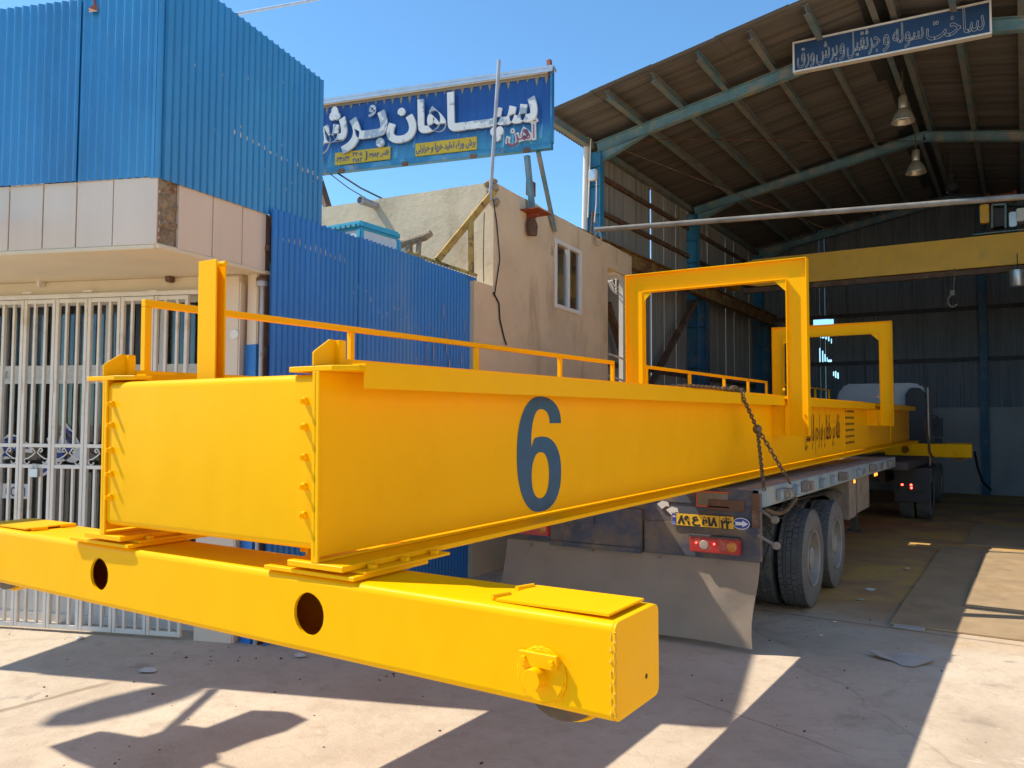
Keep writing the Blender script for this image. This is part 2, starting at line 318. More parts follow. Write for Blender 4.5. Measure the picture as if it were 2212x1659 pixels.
EX, EY, EZ = V((1, 0, 0)), V((0, 1, 0)), V((0, 0, 1))

# ------------------------------------------------------------------ lettering
AR = {}
for it in 'ا FE8D FE8E|آ FE81 FE82|د FEA9 FEAA|ر FEAD FEAE|و FEED FEEE|ب FE8F FE90 FE91 FE92|پ FB56 FB57 FB58 FB59|ت FE95 FE96 FE97 FE98|ث FE99 FE9A FE9B FE9C|ج FE9D FE9E FE9F FEA0|ح FEA1 FEA2 FEA3 FEA4|خ FEA5 FEA6 FEA7 FEA8|س FEB1 FEB2 FEB3 FEB4|ش FEB5 FEB6 FEB7 FEB8|ظ FEC5 FEC6 FEC7 FEC8|ع FEC9 FECA FECB FECC|ف FED1 FED2 FED3 FED4|ق FED5 FED6 FED7 FED8|ک FB8E FB8F FB90 FB91|ل FEDD FEDE FEDF FEE0|م FEE1 FEE2 FEE3 FEE4|ن FEE5 FEE6 FEE7 FEE8|ه FEE9 FEEA FEEB FEEC|ی FBFC FBFD FBFE FBFF|ـ 640 640 640 640'.split('|'):
    p_ = it.split(); AR[p_[0]] = [chr(int(x, 16)) for x in p_[1:]]
def shape(t):
    if not any(c in AR for c in t): return t                        # digits run left to right
    o = []
    for i, c in enumerate(t):
        if c not in AR: o.append(c); continue
        pv = t[i-1] if i else ' '; nx = t[i+1] if i+1 < len(t) else ' '
        a = pv in AR and len(AR[pv]) == 4; b = len(AR[c]) == 4 and nx in AR
        o.append(AR[c][(3 if b else 1) if a else (2 if b else 0)])
    return ''.join(reversed(o))
def contours(s):
    c = bpy.data.curves.new('glyphs', 'FONT'); c.body = s; o = bpy.data.objects.new('glyphs', c); COL.objects.link(o)
    cu = o.to_curve(bpy.context.evaluated_depsgraph_get()); out = []
    for sp in cu.splines:
        if sp.type == 'BEZIER':
            P = []; bp = sp.bezier_points; n = len(bp)
            for i in range(n):
                a, b = bp[i], bp[(i+1) % n]
                for k in range(5):
                    t = k/5; q = 1-t
                    P.append((a.co*q**3 + a.handle_right*3*q*q*t + b.handle_left*3*q*t*t + b.co*t**3).to_2d())
        else: P = [p.co.to_2d() for p in sp.points]
        Q = [P[0]]
        for p in P[1:]:
            if (p-Q[-1]).length > 1e-4: Q.append(p)
        if len(Q) > 2: out.append(Q)
    o.to_curve_clear(); bpy.data.objects.remove(o); bpy.data.curves.remove(c); return out
def area(P): return sum(P[i].x*P[(i+1) % len(P)].y - P[(i+1) % len(P)].x*P[i].y for i in range(len(P)))/2
def inside(p, P):
    r = False
    for i in range(len(P)):
        a, b = P[i], P[i-1]
        if (a.y > p.y) != (b.y > p.y) and p.x < (b.x-a.x)*(p.y-a.y)/(b.y-a.y)+a.x: r = not r
    return r
def fill(loops, offset=0, extrude=0):
    c = bpy.data.curves.new('fill', 'CURVE'); c.dimensions = '2D'; c.fill_mode = 'BOTH' if extrude else 'FRONT'; c.offset = offset; c.extrude = extrude
    for P in loops:
        s = c.splines.new('POLY'); s.points.add(len(P)-1); s.use_cyclic_u = True
        for q, p in zip(s.points, P): q.co = (p.x, p.y, 0, 1)
    o = bpy.data.objects.new('fill', c); COL.objects.link(o); dg = bpy.context.evaluated_depsgraph_get()
    me = bpy.data.meshes.new_from_object(o.evaluated_get(dg)); r = ([v.co.copy() for v in me.vertices], [list(p.vertices) for p in me.polygons])
    bpy.data.objects.remove(o); bpy.data.curves.remove(c); bpy.data.meshes.remove(me); return r
def text_into(mb, s, o, u, v, w, width, height, offset=0, depth=0, latin=False):
    """lettering fitted to width x height; o = lower left corner, u right, v up, w outward"""
    L = contours(s if latin else shape(s)); xs = [p.x for P in L for p in P]; ys = [p.y for P in L for p in P]
    x0, x1, y0, y1 = min(xs), max(xs), min(ys), max(ys); sx, sy = width/(x1-x0), height/(y1-y0)
    L = [[V(((p.x-x0)*sx, (p.y-y0)*sy)) for p in P] for P in L]
    big = max(L, key=lambda P: abs(area(P))); sg = area(big) > 0
    outs = [P for P in L if (area(P) > 0) == sg]; holes = [P for P in L if (area(P) > 0) != sg]
    for i, P in enumerate(outs):
        H = [h for h in holes if inside(h[0], P)]
        A, F = fill([P]+H, offset, depth)
        mb.add([o+u*q.x+v*q.y+w*(q.z+depth+(i % 5)*.0006) for q in A], F)
    return L

# ------------------------------------------------------------------ ground
g = MB(); S = 450
g.add([(-S, -S, 0), (S, -S, 0), (S, S, 0), (-S, S, 0)], [(0, 1, 2, 3)])
stuff(g.build('ground', 'ground'), 'structure')

# ------------------------------------------------------------------ the yellow bridge crane lying on the trailer
gy_ = R(.24478); CO = V((-2.397, 2.327, 1.443))
cex = V((math.cos(gy_), -math.sin(gy_), 0)); cey = V((math.sin(gy_), math.cos(gy_), .01111)).normalized(); cez = cex.cross(cey)
crane = thing('bridge_crane', 'long glossy yellow overhead crane with a big blue 6 loaded on the trailer', 'crane')
crane.matrix_world = Matrix(((cex.x, cey.x, cez.x, CO.x), (cex.y, cey.y, cez.y, CO.y), (cex.z, cey.z, cez.z, CO.z), (0, 0, 0, 1)))
def cl(P): d = P-CO; return V((d.dot(cex), d.dot(cey), d.dot(cez)))
def cX(u, v, k): return cl(hit(u, v, cex, cex.dot(CO)+k))
GL = 19.0                                                            # girder length
XS = (0.0, -1.475)                                                   # the two webs
for gi, gx in enumerate(XS):
    b = MB()
    b.box(gx-.006, gx+.006, 0, GL, .02, .765)                         # web
    b.box(gx-.155, gx+.155, .0, GL, -.024, .0); b.box(gx-.02, gx+.02, 0, .012, 0, .765)
    b.box(gx-.155, gx+.155, .10, GL, .765, .785)
    b.prism([(-.155, .0), (.09, .0), (.19, .05), (.155, .13), (-.155, .13)] if gi == 0 else [(-.16, 0), (.08, 0), (.17, .05), (.2, .13), (-.155, .13)], (gx, 0, .764), EX, EY, EZ*.022)
    for y in (10.95, 4.9, 15.9):                                       # vertical splice strips
        if y > 5: b.box(gx+.005, gx+.022, y-.02, y+.02, .001, .764)
    for s in (-1, 1): b.tube([(gx+s*.008, .01, .006), (gx+s*.008, GL, .006)], .008, 6)      # weld fillets
    G = b.build('girder', 'crane_yellow', crane, .003, seg=1)
    a = MB()                                                          # walkway angle with its hanging leg
    a.prism([(.09, .797), (.16, .797), (.16, .695), (.152, .695), (.152, .789), (.09, .789)], (gx, .116, 0), EX, EZ, EY*(6.64))
    a.prism([(.09, .797), (.16, .797), (.16, .695), (.152, .695), (.152, .789), (.09, .789)], (gx, 6.98, 0), EX, EZ, EY*5.98)
    a.prism([(.09, .797), (.16, .797), (.16, .695), (.152, .695), (.152, .789), (.09, .789)], (gx, 13.3, 0), EX, EZ, EY*5.6)
    a.build('top_angle', 'crane_yellow', G)
    MB().box(gx-.04, gx+.012, .155, GL-.1, .786, .822).build('rail', 'crane_yellow', G, .004)
    r = MB(); r.prism([(.0, .787), (.0, .842), (.09, .90), (.118, .90), (.118, .787)], (gx-.022, 0, 0), EY, EZ, EX*.014)
    r.box(gx-.048, gx+.018, .115, .155, .787, .898)
    r.build('rail_stop', 'crane_yellow', G, .003)
    if gi == 0:
        n6 = MB(); W6, H6 = .512, .667                               # grotesque six: bowl, tall stem and a terminal cut level
        def el(cx, cy, a, b, t0, t1, n, e=2.25):
            return [V((cx+a*math.copysign(abs(math.cos(t))**(2/e), math.cos(t)), cy+b*math.copysign(abs(math.sin(t))**(2/e), math.sin(t)))) for t in [t0+(t1-t0)*i/n for i in range(n+1)]]
        pi = math.pi
        out6 = [V((.985, .765)), V((.715, .765))] + el(.515, .765, .20, .125, 0, pi*.5, 8)[1:] + el(.515, .59, .215, .30, pi*.5, pi*.93, 10)[1:]
        out6 += [V((.30, .555))] + el(.53, .325, .455, .325, pi*.60, 0, 18) + el(.53, .325, .455, .325, 0, -pi*.5, 12)[1:] + el(.50, .50, .50, .50, -pi*.5, -pi, 14)[1:] + el(.50, .50, .50, .50, pi, pi*.5, 14)[1:] + el(.50, .765, .485, .235, pi*.5, 0, 12)[1:]
        hole6 = el(.505, .315, .195, .20, 0, 2*pi, 32)[:-1]
        A, F = fill([[V((p.x*W6, p.y*H6)) for p in P] for P in (out6, hole6)]); n6.add([V((.0085, 1.502+q.x, .03+q.y)) for q in A], F)
        n6.build('numeral_six', 'numeral_blue', G)
        tx = MB()
        p0 = cX(1751, 985, 0); p1 = cX(1826, 935, 0)
        text_into(tx, 'فالله خیر حافظا و هو ارحم الراحمین', V((.0085, 8.35, .06)), EY, EZ, EX, 2.25, .54, .001)
        tx.build('verse_lettering', 'letter_red', G)
        st = MB()
        for k in range(6):
            for j in range(9):
                if k == 0 and j == 1: continue
                st.box(.0075, .0085, 11.06+j*.085, 11.06+j*.085+.055, .635-k*.098, .635-k*.098+.034)
                st.box(.0086, .0092, 11.06+j*.085+.014+.006*((j*k) % 3), 11.06+j*.085+.028, .645-k*.098, .645-k*.098+.012)
        st.build('stencil_marks', 'stencil_black', G)
# channel cross members bolted between the webs
def tie(y0, name='cross_member'):
    b = MB(); pr = []
    z0, z1, rr, th = .045, .755, .035, .008
    sec = [(y0+.11, z0)] + [(y0+rr-rr*math.sin(a), z0+rr-rr*math.cos(a)) for a in [i*math.pi/10 for i in range(6)]] + [(y0+rr-rr*math.cos(a), z1-rr+rr*math.sin(a)) for a in [i*math.pi/10 for i in range(6)]] + [(y0+.11, z1)]
    inn = [(y+th if i not in (0, len(sec)-1) else y, z+(th if z < .2 else -th if z > .6 else 0)) for i, (y, z) in enumerate(sec)]
    b.prism(sec+inn[::-1], (-1.467, 0, 0), EY, EZ, EX*1.459)
    t = b.build(name, 'crane_yellow', crane, 0, True)
    for x, s in ((-.066, 1), (-1.418, -1)):
        for z in (.645, .54, .418, .30, .185):
            q = MB(); q.hexbolt((x, y0+.001, z), (0, -1, 0), .0165, .016); q.cyl((x, y0-.014, z), (x, y0-.036, z), .010, 12); q.cyl((x, y0-.035, z), (x, y0-.0365, z), .004, 8)
            q.build('bolt', 'crane_yellow', t)
    return t
tie(.012); tie(GL-.15)
b = MB()                                                              # stub post: I-section
for y in (.20, .252): b.box(-1.024, -.888, y, y+.009, .70, 1.345)
b.box(-.960, -.952, .209, .252, .70, 1.34); b.cyl((-.90, .235, 1.325), (-.862, .235, 1.325), .012, 10)
b.build('stub_post', 'crane_yellow', crane, .002, seg=1)
# end carriages
def carriage(y0, ang):
    e = MB(); x0, x1, z0, z1, dp, r = -2.95, 1.303, -.368, -.060, .339, .027
    def arc(cy, cz, a0): return [(cy+r*math.cos(a0+k*math.pi/10), cz+r*math.sin(a0+k*math.pi/10)) for k in range(6)]
    sec = arc(y0+dp-r, z0+r, -math.pi/2) + arc(y0+dp-r, z1-r, 0) + arc(y0+r, z1-r, math.pi/2) + arc(y0+r, z0+r, math.pi)
    n = len(sec); N = 24
    vs = [V((x0+(x1-x0)*j/N, y, z)) for j in range(N+1) for y, z in sec]; fs = []
    for j in range(N):
        for i in range(n):
            if i == 17: continue                                       # the pierced front plate is made below
            k = (i+1) % n; fs.append((j*n+i, j*n+k, (j+1)*n+k, (j+1)*n+i))
    fs.append(list(range(n)))
    e.add(vs, fs)
    hol = []
    for hx, hr in ((-1.548, .080), (-.042, .085)):
        hol.append([V((hx+hr*math.cos(2*math.pi*k/40)*(1+.012*math.sin(9*k)), -.209+hr*math.sin(2*math.pi*k/40)*(1+.012*math.sin(7*k)))) for k in range(40)])
    A, F = fill([[V((x0, z0+r)), V((x1, z0+r)), V((x1, z1-r)), V((x0, z1-r))]]+hol)
    e.add([V((q.x, y0, q.y)) for q in A], F)
    for h in hol:                                                     # thickness of the plate in the cut holes
        e.rings([[V((p.x, y0, p.y)) for p in h], [V((p.x, y0+.014, p.y)) for p in h]], True, False)
    piv = V((-.75, y0+.17, -.21)); rot = Matrix.Translation(piv) @ Matrix.Rotation(ang, 4, 'Z') @ Matrix.Translation(-piv)
    def fin(mb, *a, **k):
        mb.v = [rot @ p for p in mb.v]; return mb.build(*a, **k)
    C_ = fin(e, 'end_carriage', 'crane_yellow', crane, smooth=True, weld=True)
    c = MB(); rc = .03                                                  # end cap plate
    cap = [(y0+dp-rc*1+rc*math.cos(a), z+rc*math.sin(a)) for z, a0 in ((z0+rc, -math.pi/2), (z1-rc, 0)) for a in [a0+k*math.pi/10 for k in range(6)]]
    cap += [(y0+rc+rc*math.cos(a), z+rc*math.sin(a)) for z, a0 in ((z1-rc, math.pi/2), (z0+rc, math.pi)) for a in [a0+k*math.pi/10 for k in range(6)]]
    c.prism(cap, (x1, 0, 0), EY, EZ, EX*.010)
    cp = fin(c, 'end_cap', 'crane_yellow', C_, smooth=True)
    h = MB(); h.cyl((x1+.0101, y0+.235, z0+.085), (x1+.0106, y0+.235, z0+.085), .009, 16); fin(h, 'drain_hole', 'hole_dark', C_)
    w = MB()
    for s in (0, .011): w.tube([(x1-.003+s, y0+.004-.003*math.sin(k*1.9+s*300), z0+.02+(z1-z0-.045)*k/22) for k in range(23)], [.0055+.0016*math.sin(k*2.3+s*90) for k in range(23)], 6)
    fin(w, 'weld_bead', 'crane_weld', C_, smooth=True)
    for sx, cx0, cx1 in ((1, .834, 1.277), (-1, -2.85, -2.34)):
        cv = MB(); cv.hexa([(cx0, y0+.045, z1+.002), (cx1, y0+.032, z1+.010), (cx1, y0+.30, z1+.010), (cx0, y0+.32, z1+.002), (cx0, y0+.045, z1+.010), (cx1, y0+.032, z1+.018), (cx1, y0+.30, z1+.018), (cx0, y0+.32, z1+.010)])
        K = fin(cv, 'cover_plate', 'crane_yellow', C_)
        for yy in (.085, .245):
            hx = cx0-.012 if sx > 0 else cx1+.02
            hh = MB(); hh.cyl((hx-.01, y0+yy-.03, z1+.012), (hx+.016, y0+yy+.045, z1+.012), .010, 12); fin(hh, 'rod_handle', 'crane_yellow', K, smooth=True)
        wx = 1.05 if sx > 0 else -2.72; wz = -.2615
        ww = MB(); ww.lathe((wx+.02, y0+.08, wz-.005), (0, 1, 0), [(.06, .0), (.160, .0), (.166, .006), (.166, .03), (.146, .04), (.146, .10)], 48)
        W_o = fin(ww, 'wheel', 'wheel_steel', C_, smooth=True)
        ww = MB(); ww.lathe((wx+.02, y0+.08, wz-.005), (0, 1, 0), [(.06, .05), (.176, .05), (.182, .056), (.182, .10), (.06, .102)], 48); fin(ww, 'wheel_flange', 'crane_yellow', W_o, smooth=True)
        hb = MB(); hb.lathe((wx, y0+.001, wz), (0, -1, 0), [(.086, 0), (.086, .010), (.082, .012)], 40); hb.cyl((wx-.01, y0, wz-.004), (wx-.01, y0-.058, wz-.004), .0335, 28)
        hb.fbox(V((wx, y0-.008, wz+.028)), EX, EZ, V((0, -1, 0)), (-.075, .068), (.0, .046), (0, .017))
        for q in (-.055, .05): hb.hexbolt((wx+q, y0-.024, wz+.05), (0, -1, 0), .012, .01)
        H_ = fin(hb, 'wheel_hub', 'crane_yellow', C_, bevel=.002, seg=1)
        wb = MB(); wb.tube([(wx+.088*math.cos(k*.157), y0-.003, wz+.088*math.sin(k*.157)) for k in range(40)], [.006+.0025*math.sin(k*2.7) for k in range(40)], 6, True); fin(wb, 'weld_ring', 'crane_yellow', H_, smooth=True)
    for gx in XS:                                                     # bolted mounting plates under the girder
        p = MB(); y = y0-.025
        p.box(gx-.26, gx+.19, y+.05, y+.37, -.0597, -.054); p.box(gx-.305, gx+.205, y+.010, y+.47, -.0537, -.0375); p.box(gx-.21, gx+.21, y+.07, y+.62, -.037, -.0245)
        pl_ = p.build('mounting_plate', 'crane_yellow', C_, .002, seg=1)
        for bx in (-.18, .182):
            for by in (.10, .30, .50):
                q = MB(); q.hexbolt((gx+bx, y+by+.04, -.0245), EZ, .021, .017)
                if bx < 0: q.cyl((gx+bx, y+by+.04, -.01), (gx+bx, y+by+.04, .035), .011, 10)
                q.build('bolt', 'crane_yellow', pl_)
    return C_
carriage(.025, R(-.7)); carriage(GL-.46, 0)
b = MB(); b.box(-2.02, -1.485, .62, GL-.6, .30, .312); b.box(-2.03, -2.02, .62, GL-.6, .25, .38)  # unseen walkway, added to widen the left girder's ground shadow
for k in range(12): b.bar((-1.48, .9+k*1.55, .05), (-2.0, .9+k*1.55, .29), .04)
b.build('shadow_walkway', 'crane_yellow', crane)
b = MB(); b.box(-.34, -.156, .25, 12.6, -.02, -.012); b.box(-.348, -.34, .25, 12.6, -.02, .05); b.build('shadow_strip', 'crane_yellow', crane)  # unseen strip, added to widen the right girder's ground shadow
# portal frames straddling both girders
def portal(y, xl, xr, zt, zb, w=.225, fb=.115):
    t = .010; b = MB()
    b.prism([(xl, zb), (xl, zt), (xr, zt), (xr, zb), (xr-w, zb), (xr-w, zt-w*1.02), (xl+w, zt-w*1.02), (xl+w, zb)], (0, y+fb/2-.004, 0), EX, EZ, EY*.008)
    zi = zt-w*1.02
    b.box(xl, xl+t, y, y+fb, zb, zt-t); b.box(xr-t, xr, y, y+fb, zb, zt-t); b.box(xl, xr, y, y+fb, zt-t, zt)
    b.box(xl+w-t, xl+w, y, y+fb, zb, zi); b.box(xr-w, xr-w+t, y, y+fb, zb, zi); b.box(xl+w, xr-w, y, y+fb, zi, zi+t)
    P = b.build('portal_frame', 'crane_yellow', crane, .002, seg=1)
    for x, s in ((xl+w, 1), (xr-w, -1)):
        q = MB(); q.prism([(0, 0), (s*.13, 0), (0, -.13)], (x+s*.0005, y+.01, zi-.0005), EX, EZ, EY*.008); q.build('gusset', 'crane_yellow', P)
    for x, s in ((xr-w, -1), (xl+w, 1)):                              # end plates bolted to the webs
        q = MB(); q.box(min(x, x+s*.012), max(x, x+s*.012), y-.055, y+fb+.05, zb, .69)
        wx = 0.006 if s < 0 else -1.481
        a, c2 = sorted((x+s*.012, wx))
        if c2-a > .02:
            q.box(a, c2, y+fb*.5-.005, y+fb*.5+.005, zb, .69); q.box(a, c2, y-.04, y-.03, zb, .69)
        pp = q.build('end_plate', 'crane_yellow', P)
        for k in range(4):
            r_ = MB(); r_.hexbolt((x+s*.012, y-.035, zb+.06+k*.15), (s, 0, 0), .016, .022); r_.build('bolt', 'crane_yellow', pp)
portal(6.85, -1.772, .388, 2.325, .362); portal(13.2, -1.66, .412, 2.25, .406, .21)
# guard rails on the far girder
for ys in ([.335, 1.92, 3.47, 4.97, 6.22], [7.2, 8.75, 10.3, 11.6, 12.75], [13.7, 15.2, 16.8, 18.3]):
    g = MB(); g.box(-1.67, -1.63, ys[0]-.02, ys[-1]+.02, 1.182, 1.222); G = g.build('guard_rail', 'crane_yellow', crane, .003, seg=1)
    for y in ys: MB().box(-1.67, -1.63, y-.02, y+.02, .786, 1.1815).build('post', 'crane_yellow', G, .003, seg=1)

# ------------------------------------------------------------------ semi-trailer
trailer = thing('semi_trailer', 'worn blue flatbed trailer with dusty mud flap carrying the yellow crane', 'trailer', (-3.24, 7.18, 0))
T0 = V((-3.24, 7.18, 0))
class TB(MB):                                                         # built in world coordinates, stored relative to the thing
    base = T0
    def build(s, *a, **k):
        s.v = [p-s.base for p in s.v]; return MB.build(s, *a, **k)
xr, xl, yr, yf = -1.975, -4.50, 7.18, 16.05
d = TB()
for i in range(14):
    y0 = yr+.02+i*.634
    for (a, c) in ((xl+.06, xr-.06 if i != 12 else -3.05),):                # one board cut short so a sun patch reaches the floor
        d.box(a, c, y0, y0+.62, 1.40+.004*(i % 3), 1.43+.003*((i*2) % 3))
D_ = d.build('deck', 'deck_wood', trailer, .004, seg=1)
for x, s in ((xr, 1), (xl, -1)):
    q = TB(); a, c = sorted((x, x-s*.055))
    q.prism([(0, 1.265), (0, 1.437), (-s*.055, 1.437), (-s*.055, 1.425), (-s*.010, 1.425), (-s*.010, 1.277), (-s*.055, 1.277), (-s*.055, 1.265)], (x, yr+.015, 0), EX, EZ, EY*(yf-yr-.015))
    RL = q.build('side_rail', 'trailer_rail', trailer, .003, seg=1)
    if s > 0:
        for u, v in ((1701, 1067), (1747, 1050), (1824, 1028), (1888, 1008), (1925, 1000)):
            P = onX(u, v, xr+.05); y = P.y; z = min(max(P.z, 1.30), 1.36)
            w = TB(); w.box(x+.001, x+.075, y-.13, y-.118, z-.05, z+.05); w.box(x+.001, x+.075, y+.118, y+.13, z-.05, z+.05); w.box(x+.001, x+.008, y-.13, y+.13, z-.055, z+.055)
            WN = w.build('winch', 'dust_steel', RL)
            w = TB(); w.lathe((x+.045, y-.115, z), EY, [(.028, 0), (.028, .06), (.050, .061), (.052, .17), (.028, .172), (.028, .23)], 18); w.build('strap_roll', 'dust_steel', WN, smooth=True)
        for u, v in ((1680, 1062), (1716, 1048), (1773, 1042), (1796, 1035), (1852, 1022), (1905, 1006)):
            P = onX(u, v, xr); y = P.y
            w = TB(); w.box(x+.001, x+.05, y-.07, y+.07, 1.30, 1.39); w.box(x+.0, x+.056, y-.075, y+.075, 1.388, 1.397); w.build('rope_pocket', 'trailer_rail', RL, .004, seg=1)
        for y in (9.75, 11.05, 12.6, 14.3):
            w = TB(); w.tube([(x+.004, y-.04, 1.30), (x+.03, y-.045, 1.33)] + [(x+.03, y-.045*math.cos(k*.4), 1.345+.035*math.sin(k*.4)) for k in range(9)] + [(x+.004, y+.04, 1.30)], .010, 6); w.build('rope_hook', 'dust_steel', RL, smooth=True)
        for u, v in ((1894, 1022), (1890, 1024), (1846, 1040)):
            P = onX(u, v, xr-.02); w = TB(); w.box(xr-.03, xr-.012, P.y-.025, P.y+.025, 1.205, 1.255); w.build('marker_light', 'led_amber' if u != 1848 else 'amber_lens', RL, .004)
q = TB()                                                              # rear beam, three plated bays, lower edges slightly bent
q.box(xl, xr-.06, yr, yr+.10, 1.28, 1.425)
q.box(xl, xr, yr+.01, yr+.06, 1.03, 1.279)
q.box(-3.05, xr, yr-.015, yr+.045, .80, 1.10)
q.box(-4.05, -3.062, yr-.045, yr+.04, .84, 1.20); q.box(-4.05, -3.062, yr-.06, yr+.04, .79, .838)
q.box(xl-.12, -4.062, yr-.02, yr+.04, .83, 1.12)
q.box(xr-.035, xr+.003, yr-.018, yr+.09, .80, 1.40)
q.box(-3.90, -3.55, yr-.062, yr-.046, 1.04, 1.19)
RP = q.build('rear_panel', 'trailer_blue', trailer, .006)
q = TB(); q.fbox(V((xr-.05, yr-.021, 1.10)), EX, EZ, EY, (-.01, .06), (0, .30), (0, .012)); q.fbox(V((-2.30, yr-.012, 1.30)), EX, EZ, EY, (-.13, .20), (-.07, .03), (0, .011)); q.build('rusty_plate', 'rust_steel', RP)
q = TB()
for a in ((-2.54, -2.24, 1.388, 1.40), (-2.54, -2.24, 1.258, 1.27), (-2.54, -2.528, 1.271, 1.387)): q.box(a[0], a[1], yr-.012, yr-.001, a[2], a[3])
q.build('reflector_frame', 'orange_red', RP)
q = TB(); q.box(-2.527, -2.25, yr-.008, yr-.001, 1.271, 1.387); q.build('reflector_plate', 'dust_steel', RP)
q = TB()
for k in range(2):
    o = V((-2.92+.09*k, yr-.01, 1.26-.05*k)); q.prism([(0, .0), (.05, .03), (.11, .02), (.12, -.02), (.09, -.015), (.05, -.045), (.02, -.02)], o, EX, EZ, EY*.006)
q.build('torn_sticker', 'paper', RP)
# number plate
def onR(u, v): return onY(u, v, yr-.02)
pl0 = onR(1452, 1132.5); W_, H_ = .575, .112
q = TB(); q.box(pl0.x, pl0.x+W_, yr-.034, yr-.026, 1.076, 1.076+H_); NP = q.build('number_plate', 'plate_yellow', trailer, .004, seg=1)
q = TB()
q.box(pl0.x+.004, pl0.x+.045, yr-.0355, yr-.0345, 1.079, 1.185); q.build('plate_band', 'sticker_blue', NP)
q = TB(); ox = pl0.x
text_into(q, '۸۹', V((ox+.065, yr-.036, 1.095)), EX, EZ, -EY, .105, .070, .006); text_into(q, 'ع', V((ox+.20, yr-.036, 1.085)), EX, EZ, -EY, .07, .080, .005)
text_into(q, '۵۱۸', V((ox+.295, yr-.036, 1.095)), EX, EZ, -EY, .13, .070, .006); text_into(q, '۲۳', V((ox+.465, yr-.036, 1.085)), EX, EZ, -EY, .09, .062, .006)
text_into(q, 'ایران', V((ox+.475, yr-.036, 1.157)), EX, EZ, -EY, .07, .022, .001)
q.box(ox+.448, ox+.452, yr-.0355, yr-.0345, 1.079, 1.185)
for a in ((0, .575, 1.0755, 1.078), (0, .575, 1.1865, 1.189)): q.box(ox+a[0], ox+a[1], yr-.0352, yr-.0344, a[2], a[3])
q.build('plate_characters', 'black_ink', NP)
q = TB(); text_into(q, 'I.R.', V((ox+.011, yr-.0365, 1.10)), EX, EZ, -EY, .024, .012, 0, 0, True); text_into(q, 'IRAN', V((ox+.008, yr-.0365, 1.083)), EX, EZ, -EY, .033, .012, 0, 0, True); q.box(ox+.01, ox+.04, yr-.0365, yr-.0357, 1.155, 1.163); q.build('plate_country', 'sticker_white', NP)
q = TB(); q.box(ox+.01, ox+.04, yr-.0365, yr-.0357, 1.146, 1.153); q.build('flag_stripe', 'orange_red', NP)
q = TB(); c0 = V((ox+W_+.065, yr-.018, 1.13))
q.lathe(c0, (0, -1, 0), [(.0, 0), (.075, 0.0), (.075, .002), (0, .002)], 40); q.v = [V((p.x, p.y, c0.z+(p.z-c0.z)*.68)) for p in q.v]
AS = q.build('arrow_sticker', 'sticker_white', RP)
q = TB(); q.lathe(c0+V((0, -.0025, 0)), (0, -1, 0), [(.0, 0), (.069, 0.0), (.069, .001), (0, .001)], 40); q.v = [V((p.x, p.y, c0.z+(p.z-c0.z)*.64)) for p in q.v]; q.build('sticker_field', 'sticker_blue', AS)
q = TB(); q.prism([(-.06, -.016), (.01, -.013), (.012, -.03), (.062, 0), (.012, .03), (.01, .013), (-.06, .016), (-.045, 0)], c0+V((0, -.004, 0)), EX, EZ, -EY*.001); q.build('arrow', 'sticker_white', AS)
# tail lamps
for u0, u1, v0, v1 in ((1494, 1602, 1150, 1208), (1092, 1172, 1128, 1165)):
    A = onR(u0, (v0+v1)/2); B = onR(u1, (v0+v1)/2); w = .46; cx_ = (A.x+B.x)/2 if u0 > 1300 else -4.28; cz = .925 if u0 > 1300 else .945
    q = TB(); q.box(cx_-w/2, cx_+w/2, yr-.075, yr-.016, cz-.07, cz+.07); TL = q.build('tail_lamp', 'red_lens', trailer, .012)
    q = TB(); q.box(cx_-w/2, cx_+w/2-.01, yr-.085, yr-.016, cz+.071, cz+.085); q.build('lamp_hood', 'dark_steel', TL)
    for k, (dx, r, m) in enumerate(((-.095, .042, 'clear_lens'), (.155, .045, 'amber_lens'))):
        q = TB(); q.lathe((cx_+dx, yr-.075, cz), (0, -1, 0), [(r, 0), (r*.9, .004), (r*.3, .006)], 24); q.build('lens', m, TL, smooth=True)
    for dx in (-.165, .0):
        q = TB(); q.lathe((cx_+dx, yr-.0755, cz+.015), (0, -1, 0), [(.008, 0), (.008, .004)], 10); q.build('lit_bulb', 'led_red', TL)
# long mud flap
f = TB(); NX, NZ = 26, 10; vs = []; fs = []
for dy in (0, .012):
    for j in range(NZ+1):
        for i in range(NX+1):
            a = i/NX; b = j/NZ; x = -4.72+.13*(b)+a*(2.67-.13*b) ; x += (-.02*math.sin(b*5) if i == NX else 0)+(.05*b if i == NX else 0)
            z = .035+.765*b + (.012*math.sin(a*9)+.03*math.sin(a*3) if j == 0 else 0)
            vs.append(V((x, yr+.02+dy+.022*math.sin(a*7+b*2)*(1-b)+.010*math.sin(a*19+b*5)*(1-b)+.008*math.sin(a*31-b*7)-.03*(1-b), z)))
m_ = (NX+1)*(NZ+1)
for j in range(NZ):
    for i in range(NX):
        q = j*(NX+1)+i; fs += [(q, q+1, q+NX+2, q+NX+1), (q+m_, q+m_+NX+1, q+m_+NX+2, q+m_+1)]
for i in range(NX): fs += [(i, i+m_, i+1+m_, i+1)]
for j in range(NZ):
    q = j*(NX+1)+NX; fs.append((q, q+m_, q+m_+NX+1, q+NX+1)); q = j*(NX+1); fs.append((q, q+NX+1, q+m_+NX+1, q+m_))
f.add(vs, fs); FL = f.build('mud_flap', 'flap_rubber', trailer, smooth=True)
for x in (-2.9, -2.35, -4.3, -3.6):
    q = TB(); q.hexbolt((x, yr-.03+.02, .765), (0, -1, 0), .016, .012); q.build('bolt', 'dust_steel', FL)
